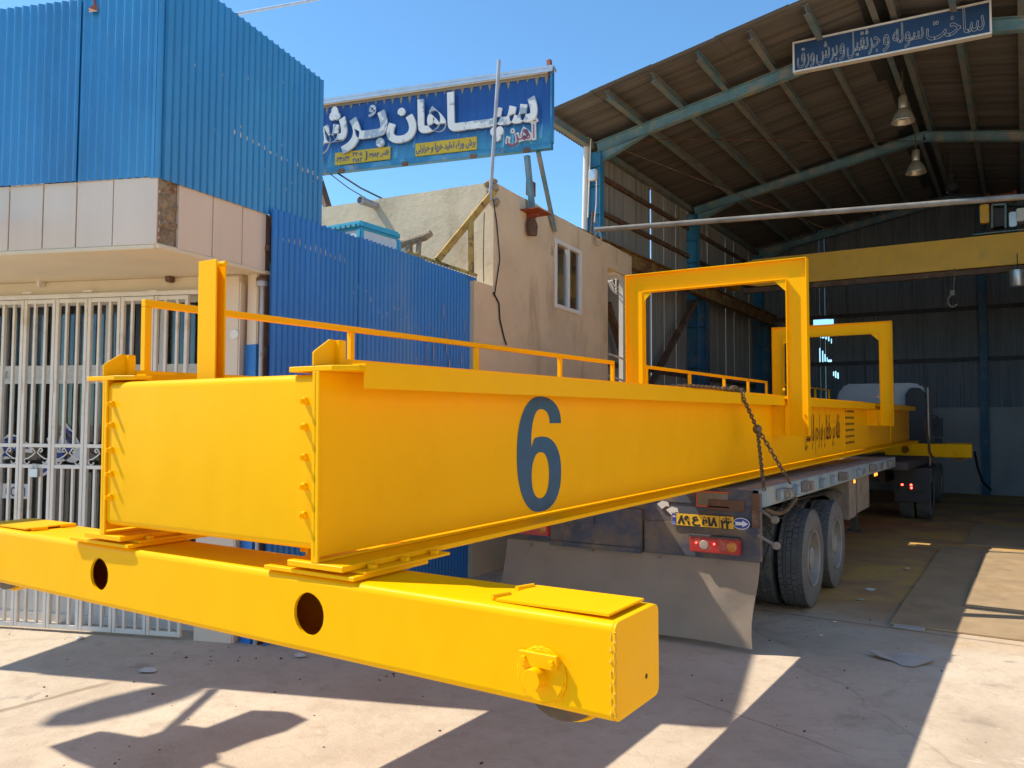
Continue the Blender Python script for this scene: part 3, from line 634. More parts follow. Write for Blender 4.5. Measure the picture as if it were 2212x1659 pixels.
# marker arms
for (u0, v0, u1, v1) in ((1641, 1100, 1674, 1123), (1638, 1157, 1677, 1179)):
    A = onX(u0, v0, xr+.01); B = onY(u1, v1, yr-.10)
    q = TB(); q.tube([A, A.lerp(B, .5), B], [.016, .012, .014], 10); AM = q.build('marker_arm', 'dust_steel', trailer, smooth=True)
    q = TB(); q.lathe(B+V((0, .03, 0)), (0, -1, 0), [(.012, -.02), (.030, 0), (.034, .03), (.030, .05), (.014, .056)], 20); q.build('marker_lamp', 'dust_steel', AM, smooth=True)
q = TB(); q.tube([onX(1650, 1120, -2.02), onX(1668, 1160, -2.1), onX(1655, 1195, -2.15), onX(1646, 1230, -2.2)], .006, 5); q.tube([onX(1648, 1108, -2.0), onX(1690, 1120, -2.05), onX(1702, 1092, -2.05), onX(1722, 1078, -2.0)], .008, 5); q.tube([V((-2.05, 8.6, 1.24)), V((-2.12, 8.9, 1.12)), V((-2.2, 9.6, 1.16)), V((-2.15, 10.9, 1.13))], .014, 6); q.build('air_hose', 'black_cable', trailer, smooth=True)
# wheels
def wheel_mesh(mb, c, s, r=.535, w=.29, tread=True):
    """tyre with its outer face at c, s = +1 outer face towards +x"""
    ax = V((-s, 0, 0))
    mb.lathe(c, ax, [(.30, .02), (.33, .006), (.42, -.004), (.48, .004), (r-.022, .022), (r-.014, .045), (r-.014, w-.045), (r-.022, w-.022), (.48, w-.004), (.42, w+.004), (.33, w-.006), (.30, w-.02)], 64, cap=False)
def treads(mb, c, s, r=.535, w=.29):
    for row, (a, b) in enumerate(((.018, .075), (.084, .132), (.140, .150+.04), (.198, .215+.0), (.224, .272))):
        n = 46 if row != 3 else 44
        if row == 2: a, b = .138, .186
        if row == 3: a, b = .192, .216
        for k in range(n):
            t0 = 2*math.pi*(k+.5*(row % 2)+.08*row)/n; t1 = t0+2*math.pi/n*.84; tm = (t0+t1)/2; sk = .012*(-1)**row
            def P(t, x, rr): return V((c.x-s*x, c.y+math.cos(t)*rr, c.z+math.sin(t)*rr))
            ri, ro = r-.02, r + (0 if row in (1, 2, 3) else -.005)
            mb.hexa([P(t0, a, ri), P(t1, a, ri), P(t1+sk*2, b, ri), P(t0+sk*2, b, ri), P(t0, a+.002, ro), P(t1, a+.002, ro), P(t1+sk*2, b-.002, ro), P(t0+sk*2, b-.002, ro)])
def rim_mesh(mb, c, s):
    mb.lathe(c, V((-s, 0, 0)), [(.306, .012), (.300, .004), (.288, .010), (.280, .06), (.265, .12), (.21, .135), (.20, .10), (.13, .095), (.115, .03), (.06, .025), (.0, .02)], 40, cap=False)
    for k in range(10):
        a = k*math.pi/5; mb.hexbolt((c.x-s*.10, c.y+math.cos(a)*.168, c.z+math.sin(a)*.168), (s, 0, 0), .016, .035)
for ax_y in (9.42, 10.72):
    for s, xo in ((1, -1.985), (1, -2.325), (-1, -4.49), (-1, -4.15)):
        c = V((xo, ax_y, .535))
        q = TB(); wheel_mesh(q, c, s); WH = q.build('wheel', 'tyre_rubber', trailer, smooth=True)
        q = TB(); treads(q, c, s); q.build('tread', 'tyre_rubber', WH)
        q = TB(); rim_mesh(q, c, s); q.build('rim', 'rim', WH, smooth=True)
    q = TB(); q.cyl((-4.4, ax_y, .535), (-2.1, ax_y, .535), .065, 16); q.box(-3.6, -2.9, ax_y-.15, ax_y+.15, .42, .66); q.build('axle', 'dark_steel', trailer, smooth=True)
q = TB()
for x in (-3.75, -2.75):
    q.box(x-.06, x+.06, yr+.1, 20.2, 1.22, 1.395); q.box(x-.012, x+.012, yr+.1, 16.2, .86, 1.218); q.box(x-.08, x+.08, yr+.1, 16.2, .83, .859)
for k in range(12): q.box(xl+.06, xr-.06, yr+.4+k*.73, yr+.46+k*.73, 1.29, 1.39)
q.build('chassis', 'dark_steel', trailer)
q = TB(); q.box(-4.35, -1.80, 16.3, 20.3, 1.19, 1.33); q.build('gooseneck', 'dark_steel', trailer, .01)
q = TB()
P1 = onX(1794, 1064, -2.25)
for k in range(2): q.lathe((-2.22, 11.35+k*.0, .98+k*0), EY, [(.12, -.36), (.16, -.33), (.165, -.14), (.172, -.13), (.172, -.11), (.165, -.10), (.165, .14), (.172, .15), (.172, .17), (.165, .18), (.16, .33), (.12, .36)], 28)
q.build('air_tank', 'dust_steel', trailer, smooth=True)
q = TB(); q.box(-2.62, -2.06, 11.95, 12.5, .70, 1.25); q.box(-2.62, -2.05, 12.52, 13.6, .74, 1.25); q.build('tool_box', 'dust_steel', trailer, .012)
for x in (-2.5, -4.05):
    q = TB(); q.box(x, x+.10, 14.6, 14.72, .25, 1.25); q.box(x-.06, x+.16, 14.55, 14.77, .22, .251); q.build('landing_leg', 'dark_steel', trailer)

# ------------------------------------------------------------------ tractor at the back of the hall
truck = thing('tractor_truck', 'white cab truck in the dark hall hitched ahead of the blue trailer', 'truck', (-2.95, 21.5, 0))
class KB(TB): base = V((-2.95, 21.5, 0))
q = KB(); q.box(-3.4, -3.28, 18.6, 25.5, .80, 1.08); q.box(-2.62, -2.5, 18.6, 25.5, .80, 1.08); q.box(-3.4, -2.5, 18.7, 18.8, .82, 1.05); q.build('chassis', 'truck_dark', truck)
for s, xo in ((1, -1.69), (1, -2.02), (-1, -4.22), (-1, -3.89)):
    c = V((xo, 19.6, .52)); q = KB(); wheel_mesh(q, c, s, .52, .29); W2 = q.build('wheel', 'tyre_rubber', truck, smooth=True); q = KB(); treads(q, c, s, .522); q.build('tread', 'tyre_rubber', W2)
for s, xo in ((1, -1.85), (-1, -4.08)):
    c = V((xo, 23.9, .52)); q = KB(); wheel_mesh(q, c, s, .52, .29); W2 = q.build('wheel', 'tyre_rubber', truck, smooth=True); q = KB(); rim_mesh(q, c, s); q.build('rim', 'rim', W2, smooth=True)
for x in (-2.36, -4.22):
    q = KB(); q.box(x, x+.68, 18.93, 18.95, .40, 1.10); q.box(x, x+.68, 18.95, 20.3, 1.09, 1.12); MG = q.build('mudguard', 'truck_dark', truck, .008)
    q = KB(); q.box(x+.10, x+.58, 18.88, 18.928, .66, .80); TL = q.build('tail_lamp', 'dark_steel', MG, .006)
    for dx, dz in ((.16, .76), (.33, .76), (.335, .70)):
        q = KB(); q.lathe((x+dx, 18.878, dz), (0, -1, 0), [(.022, 0), (.018, .005)], 12); q.build('lit_lens', 'led_red', TL)
q = KB()
q.prism([(-4.15, .95), (-4.18, 2.75), (-4.10, 2.98), (-3.9, 3.09), (-2.45, 3.09), (-2.20, 3.05), (-2.08, 2.9), (-2.05, .95)], (0, 22.75, 0), EX, EZ, EY*1.95); CB = q.build('cab', 'truck_white', truck, .06, True)
q = KB()
for k in range(9): q.box(-4.0+k*.19, -3.985+k*.19, 22.735, 22.749, 2.0, 3.02)
q.box(-4.15, -2.45, 22.736, 22.748, 2.66, 2.675); q.build('roof_ribs', 'truck_white', CB)
q = KB(); q.prism([(-2.52, 1.0), (-2.52, 2.78), (-2.40, 2.95), (-2.2, 2.95), (-2.06, 2.8), (-2.03, 1.0)], (0, 22.50, 0), EX, EZ, EY*.24); q.build('side_deflector', 'truck_dark', CB, .02)
q = KB(); q.tube([(-2.0, 22.6, .9), (-2.02, 22.6, 2.2), (-2.02, 22.62, 2.95)], .03, 8); q.build('exhaust_stack', 'lamp_alu', truck, smooth=True)
q = KB(); q.box(-2.0, -1.78, 23.55, 23.68, 1.72, 2.20); q.box(-1.98, -1.80, 23.56, 23.66, 1.46, 1.68); q.tube([(-2.06, 23.6, 2.26), (-1.9, 23.6, 2.25), (-1.88, 23.6, 2.2)], .018, 6); q.build('wing_mirror', 'truck_dark', truck, .02)

# ------------------------------------------------------------------ load chains
def chain_mesh(mb, pts, link=.056, r=.0068):
    pts = [V(p) for p in pts]; out = [pts[0]]; acc = 0; k = 0
    for a, b in zip(pts, pts[1:]):
        L = (b-a).length; d = (b-a)/L; s = 0
        while s+link*.74-acc <= L:
            s += link*.74-acc; acc = 0; c = a+d*(s-link*.37)
            up = d.orthogonal().normalized(); w = d.cross(up); sd = up if k % 2 else w; k += 1
            mb.tube([c+d*(math.cos(t)*link*.5)+sd*(math.sin(t)*link*.30) for t in [i*math.pi/5 for i in range(10)]], r, 5, True)
        acc += L-s
def cw(x, y, z): return CO+cex*x+cey*y+cez*z
knot = hit(1636, 927, cex, cex.dot(CO)+.20)
top_ = cl(hit(1603, 849, cex, cex.dot(CO)+.165)); ty = top_.y
q = MB(); h1 = onX(1651, 1062, xr+.04); h2 = onX(1709, 1048, xr+.04)
chain_mesh(q, [cw(.10, ty, .812), cw(.172, ty, .80), cw(.18, ty, .74), knot]); chain_mesh(q, [knot, h1]); chain_mesh(q, [knot+V((.02, 0, -.02)), h2])
chain_mesh(q, [cw(-.15, ty-1.5, .80), cw(.0, ty-1.0, .835), cw(.05, ty-.5, .835), cw(.10, ty, .812)])
chain_mesh(q, [cw(.10, ty-.35, .83), cw(.06, ty-.15, .835), cw(.13, ty+.05, .82), cw(.09, ty+.22, .815), cw(.12, ty-.1, .85), cw(.14, ty-.3, .82)])
q.lathe(knot+V((0, 0, .045)), (0, 0, -1), [(.01, 0), (.038, .02), (.045, .045), (.036, .075), (.01, .09)], 14)
tag(q.build('load_chain', 'chain_steel', None, smooth=True), 'rusty chain thrown over the yellow girder and hooked twice to the trailer side', 'chain')
q = MB(); A = onX(1655, 1101, xr+.03); B = onX(1722, 1073, xr+.03)
mid = [A.lerp(B, t)+V((0, 0, -.09*math.sin(math.pi*t))) for t in [i/8 for i in range(9)]]
chain_mesh(q, mid, .05, .009); tag(q.build('loose_chain', 'chain_steel', None, smooth=True), 'slack rusty chain hanging in a bow below the trailer side rail', 'chain')
q = MB(); A = hit(1945, 952, cey, cey.dot(CO)+GL-.5) if 0 else cw(.48, GL-.48, -.08); chain_mesh(q, [cw(.36, GL-.30, .5), cw(.46, GL-.47, -.07), cw(.47, GL-.475, -.25), cw(.60, GL-.47, -.52)], .08, .014)
tag(q.build('far_chain', 'chain_steel', None, smooth=True), 'dark chain around the far yellow end carriage inside the hall', 'chain')

# ------------------------------------------------------------------ shop with the blue upper box
G0 = V((-6.176, 4.939, 0)); A20 = R(20)
U = V((math.cos(A20), math.sin(A20), 0)); N = V((math.sin(A20), -math.cos(A20), 0))     # along the front (to the right), outwards
shop = thing('shop_building', 'corner shop with bright blue corrugated upper box, beige tile band and white gate', 'building', (-6.18, 4.94, 0))
class SB(MB):
    base = V((-6.18, 4.94, 0))
    def build(s, *a, **k):
        s.v = [p-s.base for p in s.v]; return MB.build(s, *a, **k)
    def fb(s, u, n, z): return s.fbox(G0, U, N, EZ, u, n, z)
def su(u, v, off=0): P = onP(u, v, G0+N*off, 20); return (P-G0-N*off).dot(U), P.z
zs = 3.374
C = onZ(340, 533, zs)                                                 # lower front corner of the overhang
cu = (C-G0).dot(U); cn = (C-G0).dot(N)
E97 = V((math.cos(R(97)), math.sin(R(97)), 0)); NR = V((math.sin(R(97)), -math.cos(R(97)), 0))
q = SB(); q.fb((-4.5, -.36+.02), (-.30, -.02), (3.24, zs)); q.fb((-.335, .06), (-.5, -.004), (0, zs)); q.fb((-4.5, .5), (-1.2, -.5), (0, .03))
WL = q.build('wall', 'soffit', shop, .006)
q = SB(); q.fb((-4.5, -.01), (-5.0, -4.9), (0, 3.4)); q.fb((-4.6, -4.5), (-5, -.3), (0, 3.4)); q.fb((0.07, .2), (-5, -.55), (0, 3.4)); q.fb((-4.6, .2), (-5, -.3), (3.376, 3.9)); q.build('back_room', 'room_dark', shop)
q = SB(); A = C; q.prism([(0, 0), (-4.0, 0), (-4.0, -1.3), (.1, -1.3), (.26, -1.2)], C+V((0, 0, .001)), U, N, EZ*.03); SF = q.build('soffit', 'soffit', shop)
q = SB(); q.fbox(C, U, N, EZ, (-4, -.02), (-.045, .012), (-.012, .02)); q.fbox(C, E97, NR, EZ, (.0, 1.30), (-.045, .012), (-.012, .02)); q.build('drip_edge', 'soffit', SF, .004)
# cladding tiles
tl = [0] + [((onP(u, v, C, 20)-C).dot(U)) for u, v in ((245, 470), (165, 480), (93, 480), (20, 480))]
tl += [tl[-1]-.37*k for k in range(1, 7)]
for i in range(len(tl)-1):
    q = SB(); w = .006
    q.fbox(C, U, N, EZ, (tl[i+1]+w, tl[i]-w), (-.03+.004*(i % 2), .006+.006*(i == 0)), (.022, .556+.01*(i % 2))); q.build('wall_tile', 'tile', shop, .003, seg=1)
for a, b in ((.20, .555), (.565, .90), (.91, 1.20)):
    q = SB(); q.fbox(C, E97, NR, EZ, (a, b), (-.03, .004), (.022, .55)); q.build('wall_tile', 'tile', shop, .003, seg=1)
q = SB(); q.fbox(C, U, N, EZ, (-4, -.03), (-.5, -.035), (.021, .56)); q.fbox(C, E97, NR, EZ, (.03, 1.26), (-.5, -.035), (.021, .56)); q.build('band_core', 'stucco_brown', shop)
q = SB()                                                               # broken corner: loose rubble behind the missing tile
nn = 26; vs = []; rnd = random.Random(3)
for j in range(nn):
    z = .02+.535*j/(nn-1); wd = .15+.035*math.sin(j*.9)+.02*rnd.random() + (.03 if 6 < j < 18 else 0)
    for i in range(8):
        a = i/7; P = C+E97*(wd*a)+NR*(-.004-.03*math.sin(a*3.1)*rnd.random()-(.02 if a > .9 else 0))+EZ*z
        vs.append(P)
q.add(vs, [(j*8+i, j*8+i+1, j*8+i+9, j*8+i+8) for j in range(nn-1) for i in range(7)]); q.build('broken_corner', 'rubble', shop)
# blue corrugated upper box
def topL(x): return 1.62 + .0*x
q = SB(); o = C+EZ*.555+N*.022
LL = 4.0; sp = -(onP(165, 200, C, 20)-C).dot(U)
q.corr(o-U*sp, U, EZ, N, sp-.03, 1.62, .0755, .010, 8); q.build('blue_panel', 'blue_sheet', shop, smooth=True)
q = SB(); q.corr(o-U*LL+N*.012, U, EZ, N, LL-sp+.05, 1.535, .0755, .010, 8, top=lambda x: 1.50+.0*x); q.build('blue_panel', 'blue_sheet', shop, smooth=True)
q = SB(); o2 = C+EZ*.55+NR*.02; ER = onP(693, 300, C, 97); LR = (ER-C).dot(E97)
zt0 = 1.76; zt1 = onP(694, 173, C, 97).z-o2.z; zbR = onP(690, 470, C, 97).z-o2.z
vs = []; K = 8; n_ = int(LR/.0755*K); fs = []
for i in range(n_+1):
    x = LR*i/n_; d = NR*(.008*math.cos(2*math.pi*x/.0755)); zt = zt0+(zt1-zt0)*x/LR+.008*math.sin(2*math.pi*x/.0755); zb = -.01+.0*x if x < LR*.66 else -.01+.09*0
    vs += [o2+E97*x+d+EZ*zb, o2+E97*x+d+EZ*zt]
q.add(vs, [(2*i, 2*i+2, 2*i+3, 2*i+1) for i in range(n_)]); q.build('blue_panel', 'blue_sheet', shop, smooth=True)
q = SB(); rnd = random.Random(13)
for k in range(16):
    x = .755+.0755*k*1.05; x = round(x/.0755)*.0755; zz = .62-.006*k+rnd.uniform(-.012, .012)
    n = 5; w = rnd.uniform(.010, .022); h = rnd.uniform(.018, .04); pts = [(w*rnd.uniform(.5, 1)*math.cos(t), h*rnd.uniform(.5, 1)*math.sin(t)) for t in [i*.9 for i in range(7)]]
    q.add([o2+E97*(x+p[0])+EZ*(zz+p[1])+NR*.0105 for p in pts], [list(range(7))])
for k in range(14):
    x = round(rnd.uniform(.3, LR-.1)/.0755)*.0755; zz = rnd.uniform(.15, 1.4); pts = [(.008*rnd.uniform(.4, 1)*math.cos(t), .018*rnd.uniform(.4, 1)*math.sin(t)) for t in [i*.9 for i in range(7)]]
    q.add([o2+E97*(x+p[0])+EZ*(zz+p[1])+NR*.0105 for p in pts], [list(range(7))])
q.build('paint_scratches', 'bare_zinc', shop)
q = SB(); q.tube([o-N*.050-U*.038+EZ*z for z in (-.01, .8, 1.70)], .056, 20); q.build('corner_trim', 'blue_sheet', shop, smooth=True)
q = SB(); q.fbox(C, U, N, EZ, (-4, -.08), (-.95, -.9), (.6, 1.9)); q.fbox(C, E97, NR, EZ, (.1, LR), (-.10, -.08), (.6, 1.85)); q.build('box_frame', 'rust_steel', shop)
P = onP(192, 12, C+N*.05, 20); q = SB(); q.add([P+U*.0-EZ*.02, P+U*.07+EZ*.015, P+U*.085-EZ*.055, P+U*.03-EZ*.075+N*.03], [(0, 1, 2, 3)]); q.bar(P+U*.06, P+U*.02+EZ*.12, .012); q.build('rusty_flap', 'rust_red', shop)
# pillar beside the gate
q = SB(); q.fb((-.33, .058), (.002, .02), (0, 1.05)); q.fb((-.33, .058), (.002, .02), (1.058, 2.28)); q.fb((-.33, .058), (.002, .02), (2.288, 3.355)); q.fb((.061, .075), (-.45, .018), (0, 3.3)); q.build('pillar_tiles', 'tile', shop, .003, seg=1)
q = SB(); a, z = su(507, 722, .02); q.lathe(G0+U*(a)+N*.021+EZ*z, N, [(.045, 0), (.042, .012), (.03, .014), (.0, .013)], 24); q.build('bell_button', 'white_plastic', shop, smooth=True)
# right flank: brown recess, painted block column, rusty pipe
q = SB(); q.box(-6.95, -6.12, 5.20, 5.9, 0, 4.0); q.build('flank_wall', 'stucco_brown', shop)
q = SB(); P = onP(548, 560, G0, 20); q.box(-6.10, -5.955, 5.02, 5.19, 0, 3.50); FC = q.build('flank_column', 'tile', shop, .01)
q = SB(); q.box(-6.105, -5.95, 5.015, 5.02, 0, 2.72); q.box(-5.955, -5.949, 5.015, 5.19, 0, 2.72); q.build('blue_paint', 'blue_fence', FC)
q = SB(); q.tube([(-5.90, 5.03, 0), (-5.90, 5.03, 3.25)], .022, 10); q.lathe((-5.91, 5.03, 3.25), EZ, [(.05, 0), (.055, .02), (.05, .05)], 16); q.build('vent_pipe', 'grey_pole', shop, smooth=True)
q = SB(); q.lathe((-5.91, 5.03, 3.302), EZ, [(.052, 0), (.055, .02), (.04, .035)], 16); q.build('pipe_cap', 'rust_steel', shop, smooth=True)
# small fittings on the lintel
for (u, v, w, h, m) in ((370, 602, .06, .075, 'rust_steel'), (92, 610, .045, .09, 'white_paint')):
    a, z = su(u, v, .0); q = SB(); q.fb((a-w/2, a+w/2), (-.018, .06), (z-h/2, z+h/2)); q.build('lintel_fitting', m, shop, .008)
# folding gate
LB = [su(u, 990, .03)[0] for u in (401, 325, 254, 182, 112, 44)]; pit = (LB[0]-LB[-1])/5
zr1 = su(80, 962, .03)[1]; zr2 = su(80, 1007, .03)[1]
for i in range(9):
    a1 = LB[0]-pit*i; a0 = a1-pit; q = SB(); n0, n1 = .012, .05
    w = .037
    q.fb((a0+.003, a0+w), (n0, n1), (.03, 3.19)); q.fb((a1-w, a1-.003), (n0, n1), (.03, 3.19))
    for z0, z1 in ((.03, .075), (3.15, 3.19), (zr1-.018, zr1+.018), (zr2-.018, zr2+.018)): q.fb((a0+w, a1-w), (n0+.003, n1-.003), (z0, z1))
    LF = q.build('gate_leaf', 'white_paint', shop, .003, seg=1)
    for k in (1, 2):
        x = a0+pit*k/3
        q = SB(); q.fb((x-.012, x+.012), (.018, .044), (.076, zr2-.019)); q.fb((x-.012, x+.012), (.018, .044), (zr1+.019, 3.149)); q.build('bar', 'white_paint', LF)
    q = SB(); mid = (a0+a1)/2; zm = (zr1+zr2)/2; hh = (zr1-zr2)/2-.02
    for s in (-1, 1):
        pts = [(mid+s*(.012+.028+.022*math.cos(t)), zm+hh-.028+.022*math.sin(t)) for t in [math.pi*.0-.6+k*.5 for k in range(8)]][::-1][:6]
        pts = [(mid+s*(.05+.018*math.cos(t)), zm+hh-.025+.018*math.sin(t)) for t in [-1.9, -1, 0, .9, 1.7, 2.5, 3.1]] + [(mid+s*.012, zm+hh-.05), (mid+s*.05, zm+.0), (mid+s*.10, zm-hh*.35)] + [(mid+s*(.105+.03*math.cos(t)), zm-hh*.62+.03*math.sin(t)) for t in [.9, .2, -.6, -1.4, -2.2, -3.0]]
        q.tube([G0+U*x+N*.03+EZ*z for x, z in pts], .0065, 6)
    q.build('scroll', 'white_paint', LF, smooth=True)
    q = SB(); q.tube([G0+U*(a0+.002)+N*.055+EZ*z for z in (2.28, 2.40)], .010, 8); q.tube([G0+U*(a0+.002)+N*.055+EZ*z for z in (.75, .87)], .010, 8); q.build('hinge', 'white_paint', LF, smooth=True)
    if i == 4:
        a, z = su(75, 1019, .06); q = SB(); q.fb((a-.045, a+.05), (.05, .085), (z-.05, z+.03)); q.tube([G0+U*(a-.02)+N*.068+EZ*(z+.03), G0+U*(a-.018)+N*.068+EZ*(z+.075), G0+U*(a+.02)+N*.068+EZ*(z+.075), G0+U*(a+.022)+N*.068+EZ*(z+.03)], .007, 6); q.build('padlock', 'tin', LF, .004)
q = SB(); q.fb((-3.9, -.34), (-.02, .055), (3.195, 3.238)); q.build('gate_track', 'white_paint', shop, .005)
for u, v in ((190, 628), (60, 632), (330, 628)):
    a, z = su(u, v, .05); q = SB(); q.fb((a-.05, a+.05), (.056, .062), (z-.012, z+.004)); q.build('track_clip', 'white_paint', shop)
# glazed shop front behind the gate
off = -.32; q = SB()
za, zb = su(100, 829, off)[1], su(100, 790, off)[1]
bays = [-.34-.62*i for i in range(7)]
for x in bays: q.fb((x-.03, x+.03), (off-.03, off+.02), (0, 3.24))
for z0, z1 in ((0, .08), (.50, .58), (za, za+.055), (zb-.055, zb), (3.18, 3.24)): q.fb((-4.2, -.31), (off-.028, off+.018), (z0, z1))
q.fb((-4.2, -.31), (off-.012, off-.006), (.08, .5)); q.fb((-4.2, -.31), (off-.012, off-.006), (za+.055, zb-.055))
SW = q.build('shop_window', 'white_frame', shop)
for i in range(6):
    for z0, z1 in ((.58, za), (zb, 3.18)):
        q = SB(); q.fb((bays[i+1]+.03, bays[i]-.03), (off-.010, off-.004), (z0, z1)); q.build('pane', 'window_glass', SW)
for i in range(26):
    x = -.42-.145*i; q = SB(); q.fb((x-.085, x), (off-.14, off-.13), (zb-.1, 3.2)); q.build('blind_slat', 'blind' if 'blind' in M else 'tin', shop) if i % 1 == 0 else None
for (u0, u1, y0, y1, tx) in ((-30, 66, 925, 985, 'ها'), (92, 170, 925, 1020, 'هر')):
    a0, zb_ = su(u0, y1, off); a1, zt_ = su(u1, y0, off); P = G0+U*a0+N*(off+.001)+EZ*zb_
    q = SB(); text_into(q, tx, P, U, EZ, N, a1-a0, zt_-zb_, .036); q.build('window_lettering', 'sticker_white', SW)
    q = SB(); text_into(q, tx, P+N*.004, U, EZ, N, a1-a0, zt_-zb_, .008); q.build('window_lettering', 'sticker_blue', SW)
a0, zb_ = su(12, 1072, off); a1, zt_ = su(57, 1052, off); q = SB(); q.fb((a0-.04, a1+.015), (off-.003, off+.0), (zb_-.02, zt_+.03)); WS = q.build('web_sticker', 'sticker_white', SW)
q = SB(); text_into(q, 'com', G0+U*a0+N*(off+.002)+EZ*zb_, U, EZ, N, a1-a0-.01, zt_-zb_, 0, 0, True); q.build('lettering', 'sign_ink', WS)

# ------------------------------------------------------------------ blue corrugated fence
p96 = V((-5.8, 5.1, 0)); E96 = V((math.cos(R(96)), math.sin(R(96)), 0)); N96 = V((math.sin(R(96)), -math.cos(R(96)), 0))
fence = thing('corrugated_fence', 'tall blue corrugated sheet fence with scratched white patches beside the stucco house', 'fence', tuple(p96))
a = (onP(585, 500, p96, 96)-p96).dot(E96); b = (onP(1028, 700, p96, 96)-p96).dot(E96); zt = onP(585, 448, p96, 96).z; ztb = onP(1028, 600, p96, 96).z
n3 = 3; w3 = (b-a)/n3
for i in range(n3):
    q = MB(); x0 = a+w3*i; q.corr(E96*x0+N96*(.004*(i % 2)), E96, EZ, N96, w3+.03, zt, .076, .009, 8, top=lambda x: zt+(ztb-zt)*(x0+x-a)/(b-a)+.006*math.cos(2*math.pi*x/.076)+.01*(i == 1)); q.build('fence_sheet', 'blue_fence', fence, smooth=True)
q = MB()
for z in (.4, 2.0, 3.6): q.bar(E96*a-N96*.05+EZ*z, E96*b-N96*.05+EZ*z, .05)
for x in (a+.05, (a+b)/2, b-.05): q.bar(E96*x-N96*.10, E96*x-N96*.10+EZ*3.9, .05)
q.build('fence_frame', 'rust_steel', fence)

q = MB(); rnd = random.Random(31)
def scratch(q, o, eu, nv, x, z, w, h):
    n = 5; L = [(rnd.uniform(.5, 1)*w*(.35 if k in (0, n-1) else 1), h*k/(n-1)) for k in range(n)]
    pts = [(x-a/2, z+b) for a, b in L]+[(x+a/2, z+b) for a, b in L[::-1]]
    q.add([o+eu*a+EZ*b+nv*.0125 for a, b in pts], [list(range(len(pts)))])
def crest(x): return a+round((x-a)/.076)*.076
for k in range(13):
    x = crest(a+.12+k*.076); P = onP(613+k*9.6, 515+k*3.6, p96, 96); scratch(q, V(), E96, N96, x, P.z-.03, .014, rnd.uniform(.03, .085)) 
for k in range(16): scratch(q, V(), E96, N96, crest(a+1.2+k*.11), 3.35+.1*math.sin(k)-.02*k, .016, rnd.uniform(.02, .07))
for k in range(22): scratch(q, V(), E96, N96, crest(b-rnd.uniform(.1, 1.5)), rnd.uniform(1.7, 3.4), rnd.uniform(.01, .024), rnd.uniform(.04, .34))
q.build('paint_scratches', 'bare_zinc', fence)

# ------------------------------------------------------------------ stucco house
SC = 1.36
eS = CAM+(onY(1360, 552, 11)-CAM)*SC
def sR(u, v, o=0): return onP(u, v, eS+V((o, 0, 0)), 95)
E95 = V((math.cos(R(95)), math.sin(R(95)), 0)); N95 = V((math.sin(R(95)), -math.cos(R(95)), 0)); E5 = V((math.cos(R(5)), math.sin(R(5)), 0)); N5 = V((math.sin(R(5)), -math.cos(R(5)), 0))
cS = sR(1066, 500); cS.z = 0; base = cS.copy()
house = thing('stucco_house', 'sand coloured stucco house with one white window beside the steel hall', 'building', tuple(cS))
class HB(MB):
    def build(s, *a, **k):
        s.v = [p-base for p in s.v]; return MB.build(s, *a, **k)
def along(P): return (P-cS).dot(E95)
ztop = sR(1068, 393).z; zend = sR(1360, 552).z
yd = along(sR(1313, 700)); ye = along(sR(1364, 560)); zl = sR(1340, 590).z
w0, w1 = along(sR(1198, 600)), along(sR(1255, 600)); wz0, wz1 = sR(1198, 664).z, sR(1198, 514).z
q = HB()                                                              # walls with a real window opening, uneven hand plaster
def wall_grid(q, o, eu, nv, L, H, cut=None, step=.22, seed=1, topf=None):
    rn = random.Random(seed); xs = [L*i/max(1, round(L/step)) for i in range(max(1, round(L/step))+1)]; zs_ = [H*i/max(1, round(H/step)) for i in range(max(1, round(H/step))+1)]
    if cut: xs = sorted([x for x in xs if min(abs(x-cut[0]), abs(x-cut[1])) > .08]+[cut[0], cut[1]]); zs_ = sorted([z for z in zs_ if min(abs(z-cut[2]), abs(z-cut[3])) > .08]+[cut[2], cut[3]])
    vs = []; 
    for z in zs_:
        for x in xs:
            d = rn.uniform(-.007, .007)
            if cut and cut[0]-.01 <= x <= cut[1]+.01 and cut[2]-.01 <= z <= cut[3]+.01: d = 0
            zz = z if z < H or topf is None else H+topf(x)+rn.uniform(-.012, .012)
            vs.append(o+eu*x+EZ*zz+nv*(d if 0 < x < L else 0))
    n = len(xs); fs = []
    for j in range(len(zs_)-1):
        for i in range(n-1):
            if cut and xs[i] >= cut[0]-1e-4 and xs[i+1] <= cut[1]+1e-4 and zs_[j] >= cut[2]-1e-4 and zs_[j+1] <= cut[3]+1e-4: continue
            fs.append((j*n+i, j*n+i+1, (j+1)*n+i+1, (j+1)*n+i))
    q.add(vs, fs)
wall_grid(q, cS, E95, N95, yd, ztop, (w0, w1, wz0, wz1), topf=lambda x: (zend-ztop)*x/ye)
wall_grid(q, cS-E5*5, E5, N5, 5, ztop, seed=4)
q.fbox(cS, E95, N95, EZ, (yd, ye), (-.25, 0), (zl, zend+.0)); q.fbox(cS, E95, N95, EZ, (yd-.03, yd), (-4, -.001), (0, ztop-.05))
q.fbox(cS, E95, N95, EZ, (.01, yd), (-5, -.22), (ztop-.35, ztop-.25)); q.fbox(cS, E95, N95, EZ, (.0, ye), (-.22, -.001), (ztop-.02, ztop-.012+(zend-ztop)*.3))
q.fbox(cS, E95, N95, EZ, (ye, ye+.01), (-4, 0), (zl, zend))
SWL = q.build('wall', 'stucco', house, 0, True)
